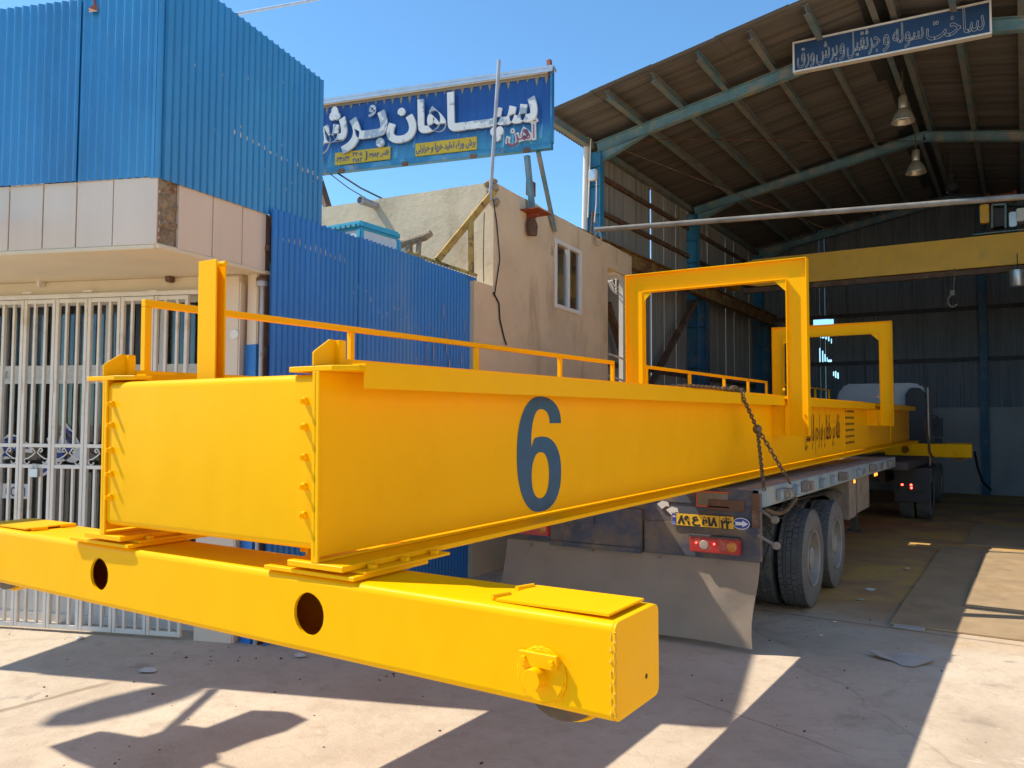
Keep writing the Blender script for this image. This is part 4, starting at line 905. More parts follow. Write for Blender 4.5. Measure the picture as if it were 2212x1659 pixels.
q = HB(); q.fbox(cS, E95, N95, EZ, (w0-.6, w1+.8), (-2.4, -2.3), (2.6, 5)); q.fbox(cS, E95, N95, EZ, (w1+.05, w1+.1), (-2.3, -.22), (2.6, 5)); q.fbox(cS, E95, N95, EZ, (w0-.1, w0-.05), (-2.3, -.22), (2.6, 5)); q.fbox(cS, E95, N95, EZ, (w0-.6, w1+.8), (-2.4, -.2), (2.7, 2.75)); q.build('room', 'soffit', house)
q = HB()
for a, b, c, d in ((w0, w0+.07, wz0, wz1), (w1-.07, w1, wz0, wz1), (w0+.07, w1-.07, wz0, wz0+.07), (w0+.07, w1-.07, wz1-.07, wz1), ((w0+w1)/2-.032, (w0+w1)/2+.032, wz0+.07, wz1-.07)): q.fbox(cS, E95, N95, EZ, (a, b), (-.055, .022), (c, d))
WF = q.build('window', 'white_frame', house, .006)
for a, b in ((w0+.07, (w0+w1)/2-.032), ((w0+w1)/2+.032, w1-.07)):
    q = HB(); q.fbox(cS, E95, N95, EZ, (a, b), (-.03, -.024), (wz0+.07, wz1-.07)); q.build('pane', 'window_glass', WF)
zlow = sR(1045, 612).z; fw_ = along(sR(1024, 640))
q = HB(); wall_grid(q, cS+E95*fw_, E95, N95, -fw_-.002, zlow, seed=9); q.fbox(cS, E95, N95, EZ, (fw_, -.002), (-5, -.012), (zlow-.12, zlow-.004)); wall_grid(q, cS+E95*fw_-E5*3, E5, N5, 3, zlow-.01, seed=11); q.build('lower_wall', 'stucco', house, 0, True)
q = HB(); rnd = random.Random(5)                                        # crumbled corner of the parapet
for k in range(14):
    P = cS+EZ*(ztop-.30+k*.025)+E95*rnd.uniform(-.02, .1)+E5*rnd.uniform(-.1, .02)
    q.lathe(P, (rnd.uniform(-1, 1), rnd.uniform(-1, 1), 1), [(.0, -.05), (.045, -.03), (.06, .0), (.04, .035), (0, .05)], 7)
q.build('crumbled_corner', 'rubble', house)
def oL(u, v, o=0): return onP(u, v, cS+N5*o, 5)
q = HB(); A = oL(812, 444, .0); q.tube([A, A+N5*.28+EZ*.01-E5*.05], .055, 18); q.lathe(A+N5*.27-E5*.048+EZ*.01, N5, [(.062, 0), (.062, .05), (.05, .05), (.05, -.10)], 18, False); q.build('roof_spout', 'grey_pole', house, smooth=True)
q = HB(); q.tube([sR(1062, 410, .03), sR(1073, 480, .02), sR(1080, 560, .02), sR(1068, 640, .02)], .008, 6); q.tube([sR(1066, 632, .02), sR(1078, 655, .02), sR(1080, 690, .02), sR(1088, 725, .02), sR(1094, 745, .03)], .011, 7); q.tube([sR(1046, 460, .04), sR(1044, 560, .03), sR(1045, 610, .03)], .006, 5); q.build('loose_cable', 'black_cable', house, smooth=True)
q = HB(); q.bar(sR(1343, 560, -.1), V((*sR(1343, 560, -.1).xy, 0)), .09); q.build('door_post', 'white_paint', house)
q = HB(); P = sR(1330, 592, -.1); q.fbox(P, E95, N95, EZ, (-.22, .22), (-.1, .05), (-.05, .05)); q.build('lamp_box', 'white_plastic', house, .02)
q = HB(); o = sR(1331, 613, -.3)
for r in (.22, .32, .40): q.tube([o+E95*(r*math.cos(t)*1.2)+EZ*(.10+r*.75*math.sin(t)) for t in [math.pi+.4+(math.pi-.8)*i/9 for i in range(10)]], .016, 6)
q.tube([o+EZ*.2, o-EZ*.2], .014, 6); q.tube([o+E95*.1+EZ*.2, o+E95*.45-EZ*.05], .014, 6); q.build('white_hose', 'sticker_white', house, smooth=True)
for v in (765, 812):
    q = HB(); q.tube([sR(1316, v, -.05), sR(1352, v+12, -.05)], .022, 8); q.build('white_rail', 'white_paint', house, smooth=True)
q = HB(); A = sR(1146, 408, -.05); q.fbox(A, E95, N95, EZ, (-.06, .12), (-.05, .03), (-.10, .12)); q.build('bracket', 'rust_steel', house)

# ------------------------------------------------------------------ rusty brace frame and steel mast in front of the house
q = MB(); A, B = oL(945, 562, .75), oL(1066, 415, .10); q.bar(A, B, .085, .085); q.bar(oL(1018, 590, .55), oL(1017, 474, .38), .075); P = oL(1018, 590, .6)
q.bar(oL(880, 545, .8), oL(1030, 595, .6), .04)
tag(q.build('brace_frame', 'rust_yellow', None, .004), 'rusty yellow diagonal brace leaning on the sunlit stucco wall', 'brace')
q = MB(); A = oL(1059.5, 415, .16); B = onP(1078, 130, A, 13); q.tube([A-EZ*.12, A, B], .025, 12); tag(q.build('mast_pole', 'grey_pole', None, smooth=True), 'slim bare steel mast at the stucco house corner in front of the big sign', 'pole')
# evaporative cooler behind the fence
KY = 6.9; KA = onY(779, 474, KY); KZ = KA.z; KA.z = KZ-.9
CKB = thing('evaporative_cooler', 'white and turquoise evaporative cooler on the low roof behind the blue fence', 'cooler', tuple(KA))
cw_ = onX(868, 500, KA.x).y-KY; zt = .9
q = MB(); q.box(-cw_+.02, -.02, .02, cw_-.02, 0, zt-.10); BD = q.build('body', 'white_plastic', CKB, .02)
q = MB(); q.box(-cw_, 0, 0, cw_, zt-.10, zt); q.build('lid', 'cyan_plastic', CKB, .03)
for x in (-cw_, -.07):
    for y in (0, cw_-.07):
        q = MB(); q.box(x, x+.07, y, y+.07, 0, zt-.101); q.build('corner_post', 'cyan_plastic', CKB, .012)
for k in range(2):
    for c in range(2):
        q = MB(); a = .10+c*(cw_-.2)/2
        for r in range(9):
            z = .10+r*.06
            if k: q.hexa([(-.019, a, z), (-.019, a+cw_*.36, z), (-.006, a+cw_*.36, z-.02), (-.006, a, z-.02), (-.019, a, z+.012), (-.019, a+cw_*.36, z+.012), (-.006, a+cw_*.36, z-.008), (-.006, a, z-.008)])
            else: q.hexa([(-a, .019, z), (-a-cw_*.36, .019, z), (-a-cw_*.36, .006, z-.02), (-a, .006, z-.02), (-a, .019, z+.012), (-a-cw_*.36, .019, z+.012), (-a-cw_*.36, .006, z-.008), (-a, .006, z-.008)])
        q.build('louvre', 'tin', BD)
q = MB()
for c in range(8): q.box(-cw_+.08+c*cw_/9, -cw_+.10+c*cw_/9, -.004, .0, zt-.075, zt-.04)
q.build('lid_slots', 'dark_steel', CKB)
P = oL(884, 525, .7); q = MB(); q.tube([P-E5*.15, P+E5*.25+EZ*.06, P+E5*.35+EZ*.10], [.06, .055, .045], 10); q.bar(P-EZ*.5, P, .07); q.bar(P-EZ*.5+E5*.12, P+E5*.16, .05)
tag(q.build('pipe_stub', 'rubble', None, smooth=False), 'crusty old pipe stub beside the turquoise cooler', 'pipe')

# ------------------------------------------------------------------ big roof sign
qS = sR(1137, 470); E13 = V((math.cos(R(13)), math.sin(R(13)), 0)); N13 = V((math.sin(R(13)), -math.cos(R(13)), 0))
pS = qS+N13*.12
def sg(u, v): P = onP(u, v, pS, 13); return P
r0 = sg(1190, 322); rt_ = sg(1192, 152); zb, zt = r0.z, rt_.z; SO = V((r0.x, r0.y, 0)); LEN = 4.9
sign = thing('roof_sign', 'large blue roof sign with white letters and two yellow strips above the stucco house', 'sign', (SO.x, SO.y, zb))
class GB(MB):
    def build(s, *a, **k):
        o = V((SO.x, SO.y, zb)); s.v = [p-o for p in s.v]; return MB.build(s, *a, **k)
def sx(u, v): P = sg(u, v); return (P-SO).dot(E13), P.z
q = GB(); x = -LEN; pr = []
zig = []
while x < -.03:
    zig += [(x, 0), (x+.10, 0), (x+.118, .012), (x+.132, .012), (x+.15, 0)]; x += .15
o = SO+EZ*(zb+.09)
q.add([o+E13*a+N13*d for a, d in zig]+[o+E13*a+N13*d+EZ*(zt-zb-.13) for a, d in zig], [(i, i+1, len(zig)+i+1, len(zig)+i) for i in range(len(zig)-1)])
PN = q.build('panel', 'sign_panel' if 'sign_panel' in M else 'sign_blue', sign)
q = GB(); q.fbox(SO, E13, N13, EZ, (-LEN, .02), (-.06, .05), (zb, zb+.09)); q.fbox(SO, E13, N13, EZ, (-.0, .03), (-.06, .05), (zb+.091, zt)); q.build('frame', 'hall_blue', sign, .004)
q = GB(); q.fbox(SO, E13, N13, EZ, (-LEN, .06), (-.09, .09), (zt+.0, zt+.045)); q.fbox(SO, E13, N13, EZ, (-LEN, .05), (.075, .09), (zt-.05, zt)); q.build('rain_cap', 'tin', sign, .004)
q = GB(); rnd = random.Random(2)
for k in range(30):
    x = -.05-k*.15-.06; h = rnd.uniform(.08, .17); q.prism([(0, 0), (.08, 0), (.055, -h*.6), (.04, -h), (.02, -h*.5)], SO+E13*x+N13*.004+EZ*(zt-.045), E13, EZ, N13*.002)
q.fbox(SO, E13, N13, EZ, (-LEN, -.03), (.0185, .020), (zt-.09, zt-.04)); q.build('dirt_streaks', 'dirty_streak', PN)
def z2(x, y): return 650.6+x/3*1.0, y/3.0
def sbox(x0, yb0, x1, yt1):
    a, z = sx(*z2(x0, yb0)); c, w = sx(*z2(x1, yt1)); return a, z, c-a, w-z
for tx, (x0, yb, x1, yt) in {'سپـــا': (968, 952, 1530, 545), 'ها': (778, 868, 940, 648), 'ن': (580, 935, 750, 712), 'بـر': (288, 995, 565, 735), 'ش': (68, 1010, 305, 705)}.items():
    a, z, w, h = sbox(x0, yb, x1, yt); q = GB(); text_into(q, tx, SO+E13*a+N13*.05+EZ*z, E13, EZ, N13, w, h, .028, .02); q.build('raised_letters', 'sign_letter', sign)
a, z, w, h = sbox(452, 765, 495, 690); q = GB(); text_into(q, 'و', SO+E13*a+N13*.05+EZ*z, E13, EZ, N13, w, h, .008, .01); q.build('raised_letters', 'sign_letter', sign)
for tx, bx in (('آهن', (1340, 960, 1535, 780)), ('و', (68, 1100, 145, 1000))):
    a, z, w, h = sbox(*bx); q = GB(); text_into(q, tx, SO+E13*a+N13*.04+EZ*z, E13, EZ, N13, w, h, .022, .01); L_ = q.build('outlined_letters', 'sign_letter', sign)
    q = GB(); text_into(q, tx, SO+E13*a+N13*.065+EZ*z, E13, EZ, N13, w, h, -.004, 0); q.build('letter_face', 'sign_letter_red', L_)
for (x0, y0, x1, y1), parts in (((745, 1020, 1143, 912), (('برش ورق تولید خرپا و حرارتی', .02, .98, .12, .86),)), ((225, 1077, 584, 972), (('۰۳۳۵۳۲', .02, .27, .25, .60), ('۳۲۰۵', .33, .50, .55, .85), ('۲۱۸۲', .33, .50, .08, .38), ('۳۶۸۴', .63, .80, .30, .62), ('فاکس', .83, .98, .25, .75)))):
    a, z = sx(*z2(x0, y0)); c, w_ = sx(*z2(x1, y1)); h = .19*SC*.8
    q = GB(); q.fbox(SO, E13, N13, EZ, (a, c), (.022, .034), (z, z+h)); YB = q.build('yellow_strip', 'sign_yellow', sign, .003)
    q = GB()
    for tx, f0, f1, g0, g1 in parts: text_into(q, tx, SO+E13*(a+(c-a)*f0)+N13*.0355+EZ*(z+h*g0), E13, EZ, N13, (c-a)*(f1-f0), h*(g1-g0), .003)
    if len(parts) > 1: q.tube([SO+E13*(a+(c-a)*(.55+.035*math.cos(t)))+N13*.037+EZ*(z+h*(.5+.38*math.sin(t))) for t in [-1.3+.3*i for i in range(9)]], .010, 6)
    q.build('strip_lettering', 'sign_ink', YB)
q = GB()
for u, v in ((1140, 322), (1025, 337), (878, 354), (741, 370)): a, z = sx(u, v); q.fbox(SO, E13, N13, EZ, (a-.05, a+.05), (.04, .065), (zb-.03, zb+.04))
q.build('clamp', 'rust_steel', sign)
q = GB(); P1 = sg(1137, 335)-N13*.03; q.bar(P1, qS+N95*.10+EZ*.1, .075); q.build('post', 'hall_paint', sign, .004)
q = GB(); q.bar(sg(1161, 325)-N13*.03, sR(1199, 500, .03), .06); q.build('stay', 'hall_paint', sign, .004)
q = GB(); q.bar(sg(1190, 165), sg(1186, 130), .06); q.build('red_stub', 'rust_red', sign)
q = GB(); q.fbox(qS, E95, N95, EZ, (-.22, .26), (.0, .30), (.06, .075)); q.prism([(0, 0), (.24, 0), (0, -.22)], qS+EZ*.055, N95, EZ, E95*.015); q.build('wall_bracket', 'rust_red', sign)
q = GB(); P = qS+EZ*-.02+N95*.1; q.lathe(P-EZ*.10, EZ, [(.07, -.16), (.085, -.02), (.06, .06), (.03, .1)], 14); q.build('old_lamp', 'rust_steel', sign, smooth=True)
A = oL(708, 449, -.35); B = onP(688, 385, pS-N13*.1, 13); q = GB(); q.bar(A, A.lerp(B, 1.0)+(B-A)*.5, .10); q.build('strut', 'rust_steel', sign)
q = MB()
for a, b, r in (((724, 371), (836, 434), .014), ((706, 371), (800, 434), .008)):
    A = sg(*a)-N13*.05; B = oL(*b, -.02); q.tube([A, A.lerp(B, .5)-EZ*.03, B], r, 6)
tag(q.build('sag_cable', 'black_cable', None, smooth=True), 'pair of thin black cables running from the big sign down to the stucco parapet', 'cable')
q = MB(); A = onY(480, 36, 14); B = onY(760, -15, 22); q.tube([A-(B-A)*.2, A, A.lerp(B, .5), B, B+(B-A)*.6], .042, 16); tag(q.build('overhead_wire', 'sticker_white', None, smooth=True), 'pale overhead wire crossing the blue sky', 'wire')

# ------------------------------------------------------------------ steel hall
HXL, HXR, RX = -7.3, 3.65, -1.83; FY = (15.0, 20.9, 27.2); YB = 27.55; YF = 13.3
hall = thing('steel_hall', 'big open corrugated steel workshop hall with blue rafters and dark interior', 'building', (RX, FY[0], 0))
class LB_(MB):
    def build(s, *a, **k):
        o = V((RX, FY[0], 0)); s.v = [p-o for p in s.v]; return MB.build(s, *a, **k)
def rt(x): return 7.88+.18*((x-HXL) if x < RX else (2*RX-x-HXL))
def ibeam(mb, p, q, up, d, bw, t=.012):                                # I section: depth d along up, flanges bw wide
    p, q, up = V(p), V(q), V(up).normalized(); ax = (q-p).normalized(); up = (up-ax*up.dot(ax)).normalized(); sd = ax.cross(up)
    L = (q-p).length
    mb.fbox(p, ax, sd, up, (0, L), (-t/3, t/3), (-d/2+t, d/2-t)); mb.fbox(p, ax, sd, up, (0, L), (-bw/2, bw/2), (d/2-t, d/2)); mb.fbox(p, ax, sd, up, (0, L), (-bw/2, bw/2), (-d/2, -d/2+t))
for i, y in enumerate(FY):
    ridge = V((RX, y, rt(RX)-.11))
    for s, x0 in ((1, HXL), (-1, HXR)):
        q = LB_(); A = V((x0-s*.10, y, rt(HXL)-.11-.018)); ibeam(q, A, ridge+V((s*.02, 0, .004)), EZ, .22, .15)
        hz = rt(HXL)-.22
        q.prism([(x0, hz), (x0+s*1.0, hz+.18), (x0, hz-.22)], (0, y-.005, 0), EX, EZ, EY*.01); d = V((s*1.0, 0, .40)); q.bar(V((x0, y, hz-.22)), V((x0, y, hz-.22))+d, .15, .012)
        RF = q.build('rafter', 'hall_paint', hall, .003, seg=1)
        q = LB_(); ibeam(q, (x0-s*.16, y, 0), (x0-s*.16, y, rt(HXL)-.2), EX, .34, .20); 
        for z in (6.35, 6.95, 7.35): q.box(*sorted((x0-s*.31, x0-s*.01)), y-.09, y-.002, z, z+.012)
        q.build('column', 'hall_blue', hall, .003, seg=1)
        if i > 0:
            q = LB_(); a = x0+s*.27; b = x0-s*.34
            ibeam(q, ((a+b)/2, y-.02, 0), ((a+b)/2, y-.02, 5.36), EX, .58, .28)
            for z in (.9, 2.2, 3.5, 4.6): q.box(min(a, b)+.02, max(a, b)-.02, y-.15, y-.03, z, z+.015)
            q.build('crane_column', 'column_dark', hall, .003, seg=1)
# purlins (front ends show), roof sheets, ridge strip
pxs = [-6.42, -5.55, -4.68, -3.78, -2.86, -1.98]; pxs += [2*RX-x for x in pxs]
for k, x in enumerate(pxs):
    q = LB_(); sl_ = .18 if x < RX else -.18; upv = V((-sl_, 0, 1)); ibeam(q, (x, 13.42+.05*(k % 2), rt(x)+.088), (x, YB, rt(x)+.088), upv, .175, .10, .008); q.build('purlin', 'purlin_paint', hall, .002, seg=1)
q = LB_(); q.fbox(V((HXL-.33, YF-.02, rt(HXL)-.10)), EX, EY, EZ, (0, .13), (0, YB-YF), (0, .14)); q.build('eave_beam', 'purlin_paint', hall, .004)
q = LB_(); q.fbox(V((HXL-.335, YF-.035, rt(HXL)-.105)), EX, EY, EZ, (0, .14), (0, .012), (0, .15)); q.build('beam_end', 'rust_steel', hall)
for s in (1, -1):
    q = LB_(); x0 = HXL-.62 if s > 0 else HXR+.62; xe = RX-s*.12; sv = V((s, 0, .18)).normalized(); H = abs(xe-x0)/sv.x*s
    nv = V((-s*.18, 0, 1)).normalized(); o = V((x0, YF, rt(HXL)-.112+.192))
    n4 = 5; hs = H/n4
    for j in range(n4): q.corr(o+sv*hs*j+nv*(.012*(j % 2)+.004), EY, sv, nv, YB-YF+.1, hs+.05, .105, .02, 6)
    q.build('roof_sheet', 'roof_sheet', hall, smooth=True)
q = LB_(); rnd = random.Random(4); y = YF+.2
while y < YB:
    L = rnd.uniform(.8, 1.3); w = rnd.uniform(.30, .55); q.add([V((RX-w, y, rt(RX-w)+.155)), V((RX, y, rt(RX)+.155)), V((RX, y+L, rt(RX)+.155)), V((RX-w, y+L, rt(RX-w)+.155))], [(0, 1, 2, 3)])
    y += L
q.build('ridge_strip', 'dark_steel', hall)
q = LB_(); q.box(RX-.16, RX+.16, YF-.02, YB+.1, rt(RX)+.22, rt(RX)+.235); q.build('ridge_cap', 'roof_sheet', hall)
# left wall: corrugated sheets with a bright slit, girts, runway beam, brace
slit = (onX(1404, 440, -7.62).y, 6.05, onX(1404, 388, -7.62).z)
def wall_sheet(q, y0, y1, z0, z1, x=-7.62): q.corr(V((x, y0, z0)), EY, EZ, EX, y1-y0, z1-z0, .09, .013, 5)
q = LB_(); ys = slit[0]
wall_sheet(q, 15.05, ys-.035, 0, 8.02); wall_sheet(q, ys-.035, ys+.035, 0, slit[1]); wall_sheet(q, ys-.035, ys+.035, slit[2], 8.02)
y = ys+.035; rnd = random.Random(8)
while y < YB:
    L = min(.83, YB-y); wall_sheet(q, y, y+L-(.004 if rnd.random() < .15 else -.02), rnd.choice((0, .0, .0)), 8.02, -7.62+.01*rnd.random()); y += L
q.build('wall_sheet', 'grey_sheet', hall, smooth=True)
q = LB_()
for u, v in ((1304, 384), (1304, 460)): z = onX(u, v, -7.55).z; q.fbox(V((-7.61, 15.1, z)), EX, EY, EZ, (0, .07), (0, YB-15.2), (-.05, .05))
for z in (1.6, 3.3): q.fbox(V((-7.61, 15.1, z)), EX, EY, EZ, (0, .07), (0, YB-15.2), (-.05, .05))
q.build('girt', 'rust_steel', hall)
q = LB_(); ibeam(q, (-6.95, 11.9, 5.45), (-6.95, YB-.1, 5.45), EZ, .34, .17); q.box(-6.975, -6.925, 11.9, YB-.1, 5.621, 5.66); q.build('runway_beam', 'rust_beam', hall)
q = LB_(); ibeam(q, (3.28, 11.9, 5.45), (3.28, YB-.1, 5.45), EZ, .34, .17); q.build('runway_beam', 'rust_beam', hall)
for A, B in ((onX(1500, 652, -7.25), onX(1408, 826, -7.35)), (onX(1312, 655, -7.35), onX(1347, 770, -7.35))):
    q = LB_(); q.bar(A, B, .14, .10); q.build('brace', 'rust_steel', hall)
q = LB_(); q.corr(V((HXR+.32, 15, 0)), EY, EZ, -EX, YB-15, 8.02, .076, .009, 5); q.build('wall_sheet', 'grey_sheet', hall, smooth=True)
# back wall: concrete dado, corroded sheets with holes, girts, column
q = LB_(); q.box(-7.7, HXR+.4, YB, YB+.22, 0, 2.60); q.build('dado', 'concrete_wall', hall)
def hx(u, v): P = onY(u, v, YB); return P.x, P.z
cut = []
for u0, v0, u1, v1 in ((1757, 683, 1790, 701), (1789, 690, 1801, 701), (1757, 712, 1764, 719), (1772, 716, 1774, 730), (1776, 718, 1781, 731), (1783, 722, 1787, 733), (1789, 727, 1792, 737), (1795, 732, 1797, 742), (1770, 752, 1773, 782), (1776, 758, 1779, 782), (1781, 765, 1784, 781), (1786, 772, 1788, 781), (1789, 777, 1797, 783), (1800, 803, 1802, 812), (1804, 802, 1807, 816), (1809, 805, 1812, 818)):
    a, z1 = hx(u0, v0); b, z0 = hx(u1, v1); cut.append((a, max(b, a+.03), z0, z1))
q = LB_(); xs = sorted(set([-7.7, HXR+.4]+[c for k in cut for c in k[:2]]))
for a, b in zip(xs, xs[1:]):
    if b-a < .004: continue
    mid = (a+b)/2; zz = sorted([(c[2], c[3]) for c in cut if c[0] <= mid <= c[1]]); z = 2.55; top = 99
    for c0, c1 in zz+[(top, top)]:
        if c0-z > .01:
            hi = (lambda x: min(rt(x), rt(RX))+.205) if c0 > 90 else (lambda x: c0)
            n = max(2, int((b-a)/.076*6)); vs = []
            for i in range(n+1):
                x = a+(b-a)*i/n; vs += [V((x, YB-.02-.009*math.cos(2*math.pi*x/.076), z)), V((x, YB-.02-.009*math.cos(2*math.pi*x/.076), hi(x)))]
            q.add(vs, [(2*i, 2*i+2, 2*i+3, 2*i+1) for i in range(n)])
        z = max(z, c1)
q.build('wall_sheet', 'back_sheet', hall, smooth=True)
q = LB_()
for u, v in ((2117, 664), (2117, 775)): z = onY(u, v, YB-.1).z; q.box(-7.5, HXR, YB-.12, YB-.04, z-.06, z+.06)
q.build('girt', 'dark_steel', hall)
q = LB_(); q.box(-1.06, -.86, YB-.26, YB-.121, 0, 8.4); q.build('column', 'column_dark', hall)
# downpipe, floodlight and conduit on the first column
q = LB_(); q.tube([onY(1267, 298, 14.9), onY(1257, 500, 14.9)-EZ*2.5], .06, 12); q.build('downpipe', 'white_paint', hall, smooth=True)
q = LB_(); q.tube([onY(1276, 300, 14.78), onY(1270, 470, 14.78)], .014, 6); q.tube([onY(1289, 378, 14.78), onY(1288, 440, 14.78), onY(1284, 480, 14.78)], .012, 6); q.build('conduit', 'white_paint', hall, smooth=True)
P = onY(1283, 378, 14.7); q = LB_(); q.box(P.x-.09, P.x+.08, P.y-.09, P.y+.03, P.z-.12, P.z+.10); FB = q.build('floodlight', 'white_plastic', hall, .02)
q = LB_(); q.box(P.x-.07, P.x+.06, P.y-.094, P.y-.0905, P.z-.08, P.z+.07); q.build('lens', 'tin', FB)
q = LB_()
for (a, b) in (((1300, 300, 15), (1990, 305, 20.8)), ((1345, 312, 15), (1660, 275, 20.8)), ((1330, 318, 15), (1800, 500, 20.8))):
    q.tube([onY(*a), onY(*b)], .011, 5)
q.build('tie_rod', 'rust_steel', hall, smooth=True)

# hall sign with outlined neon lettering
E33 = V((math.cos(R(3.3)), math.sin(R(3.3)), 0)); N33 = V((math.sin(R(3.3)), -math.cos(R(3.3)), 0)); hs0 = onY(1713, 158, 14.45)
def hsg(u, v): P = onP(u, v, hs0, 3.3); return (P-hs0).dot(E33), P.z-hs0.z
hw, _ = hsg(2143, 73); _, hh = hsg(1713, 92)
hsn = thing('hall_sign', 'long navy sign with white outlined Persian lettering under the hall gable', 'sign', tuple(hs0))
q = MB(); q.fbox(V(), E33, N33, EZ, (0.02, hw-.02), (-.10, 0), (.02, hh-.02)); PN = q.build('panel', 'navy_panel', hsn)
q = MB()
for a, c in (((0, hw), (0, .03)), ((0, hw), (hh-.03, hh)), ((0, .03), (.031, hh-.031)), ((hw-.03, hw), (.031, hh-.031))): q.fbox(V(), E33, N33, EZ, a, (-.11, .02), c)
q.build('frame', 'white_paint', hsn)
q = MB()
words = (('ساخت', .695, .965, .16, .93), ('سوله', .53, .68, .10, .88), ('و', .48, .512, .10, .62), ('جرثقیل', .295, .465, .10, .95), ('و', .255, .283, .10, .62), ('برش', .13, .245, .10, .80), ('ورق', .025, .12, .08, .74))
for tx, f0, f1, g0, g1 in words:
    tmp = MB(); L = text_into(tmp, tx, V(), EX, EZ, -EY, hw*(f1-f0), hh*(g1-g0))
    for P in L:
        if len(P) > 90: P = P[::2]
        q.tube([E33*(hw*f0+p.x)+EZ*(hh*g0+p.y)+N33*.012 for p in P], .0045, 4, True)
q.build('neon_lettering', 'neon_tube', PN)
q = MB()
for x in (.5, 1.6, 2.6):
    q.bar(E33*x-N33*-.0+EZ*hh, E33*x+EZ*(hh+.30)-N33*.4, .03)
q.build('hanger', 'rust_steel', hsn)

# bay lamps
def bay_lamp(P, sc, label, dark=False):
    t = thing('bay_lamp', label, 'lamp', tuple(P), 0, 'high bay lamps under the hall roof')
    q = MB(); q.lathe((0, 0, 0), EZ, [(.215*sc, 0), (.217*sc, .012), (.205*sc, .03), (.185*sc, .10*sc), (.14*sc, .19*sc), (.085*sc, .26*sc), (.075*sc, .27*sc)], 32, False); q.build('reflector', 'lamp_alu' if not dark else 'dark_steel', t, smooth=True)
    q = MB(); q.lathe((0, 0, .265*sc), EZ, [(.075*sc, 0), (.082*sc, .02), (.082*sc, .22*sc), (.06*sc, .25*sc)], 20); q.build('housing', 'lamp_alu' if not dark else 'dark_steel', t, smooth=True)
    q = MB(); q.lathe((0, 0, .05), EZ, [(.0, -.005), (.07*sc, .02), (.075*sc, .08), (.05*sc, .17)], 16); q.build('bulb', 'clear_lens', t, smooth=True)
    q = MB(); q.tube([(0, 0, .5*sc), (0, 0, 1.0)], .012, 6); q.build('hook_rod', 'rust_steel', t)
P = onY(1951, 264, 17); bay_lamp(P, 1.0, 'pale bell shaped bay lamp hanging nearest the navy sign')
P = onY(1979, 374, 19.6); bay_lamp(P, 1.0, 'tarnished bay lamp hanging lower, just behind the first bell lamp')
P = onY(2055, 408, 23); bay_lamp(P, .75, 'small dark bay lamp deep in the hall above the hoist', True)

# bridge crane of the hall
byy = 21.6
bc = thing('hall_bridge_crane', 'dull yellow overhead travelling crane spanning the hall on rusty rails', 'crane', (RX, byy, 5.83))
def rel(P): return P-V((RX, byy, 5.83))
z1 = onY(1980, 524, byy).z; z0 = onY(1980, 589, byy).z
q = MB()
q.prism([(-6.45, z1-.1), (-6.0, z1), (2.7, z1), (3.1, z1-.1), (3.1, z0+.12), (2.7, z0), (-5.9, z0), (-6.45, z0+.12)], (0, byy, 0), EX, EZ, EY*.34); q.v = [rel(p) for p in q.v]; q.build('girder', 'hall_crane_yellow', bc, .008)
q = MB(); q.box(-6.3, 3.0, byy-.02, byy+.10, z0-.16, z0-.035); q.v = [rel(p) for p in q.v]; q.build('cable_track', 'rust_steel', bc)
q = MB(); q.box(-7.05, -6.82, byy-1.0, byy+1.4, 5.84, 6.12); q.box(3.16, 3.40, byy-1.0, byy+1.4, 5.84, 6.12); q.v = [rel(p) for p in q.v]; q.build('end_truck', 'hall_crane_yellow', bc)
def hb(u0, v0, u1, v1, y0, y1): A = onY(u0, v1, y0); B = onY(u1, v0, y0); return A.x, B.x, y0, y1, A.z, B.z
q = MB(); q.box(*hb(2100, 492, 2230, 508, byy+.02, byy+1.3)); q.v = [rel(p) for p in q.v]; TR = q.build('trolley', 'hall_paint', bc, .01)
for (u0, v0, u1, v1, a, b, m) in ((2117, 440, 2136, 482, -.06, .15, 'hall_crane_yellow'), (2143, 448, 2173, 490, .2, .6, 'dark_steel'), (2180, 456, 2196, 490, .1, .5, 'tin'), (2196, 446, 2230, 478, .1, .5, 'white_plastic')):
    q = MB(); q.box(*hb(u0, v0, u1, v1, byy+a, byy+b)); q.v = [rel(p) for p in q.v]; q.build('control_box' if m == 'hall_crane_yellow' else 'motor', m, TR, .02)
q = MB(); P = onY(2165, 428, byy+.6); q.lathe(P-EX*.35, EX, [(.05, 0), (.15, .02), (.15, .1), (.11, .11), (.11, .55), (.15, .56), (.15, .64), (.05, .66)], 20); q.v = [rel(p) for p in q.v]; q.build('rope_drum', 'rust_red', TR, smooth=True)
q = MB(); 
for u in (2143, 2172): q.bar(onY(u, 492, byy+.15), onY(u, 443, byy+.15), .04)
q.bar(onY(2143, 443, byy+.15), onY(2172, 441, byy+.15), .04); q.v = [rel(p) for p in q.v]; q.build('hoist_frame', 'hall_paint', TR)
q = MB(); A = onY(2062, 588, byy); B = onY(2058, 632, byy)
q.tube([A+EZ*.1, onY(2060, 640, byy)], .012, 6); P = onY(2058, 650, byy); q.tube([P+EX*(.10*math.cos(t))+EZ*(.14*math.sin(t)) for t in [1.2+i*.5 for i in range(10)]], .025, 6)
q.box(P.x-.05, P.x+.05, byy-.06, byy+.06, P.z+.12, P.z+.25); q.v = [rel(p) for p in q.v]; q.build('lifting_hook', 'dust_steel', bc, smooth=True)
t = thing('drum_lamp', 'shiny tin drum lamp hanging by the yellow crane girder', 'lamp', tuple(onY(2199, 619, 21.3)))
q = MB(); r_ = .165; q.lathe((0, 0, 0), EZ, [(r_*.96, 0), (r_, .01), (r_, .33), (r_*1.06, .335), (r_*1.06, .36), (r_*.3, .37)], 24); q.build('shade', 'tin', t, smooth=True)
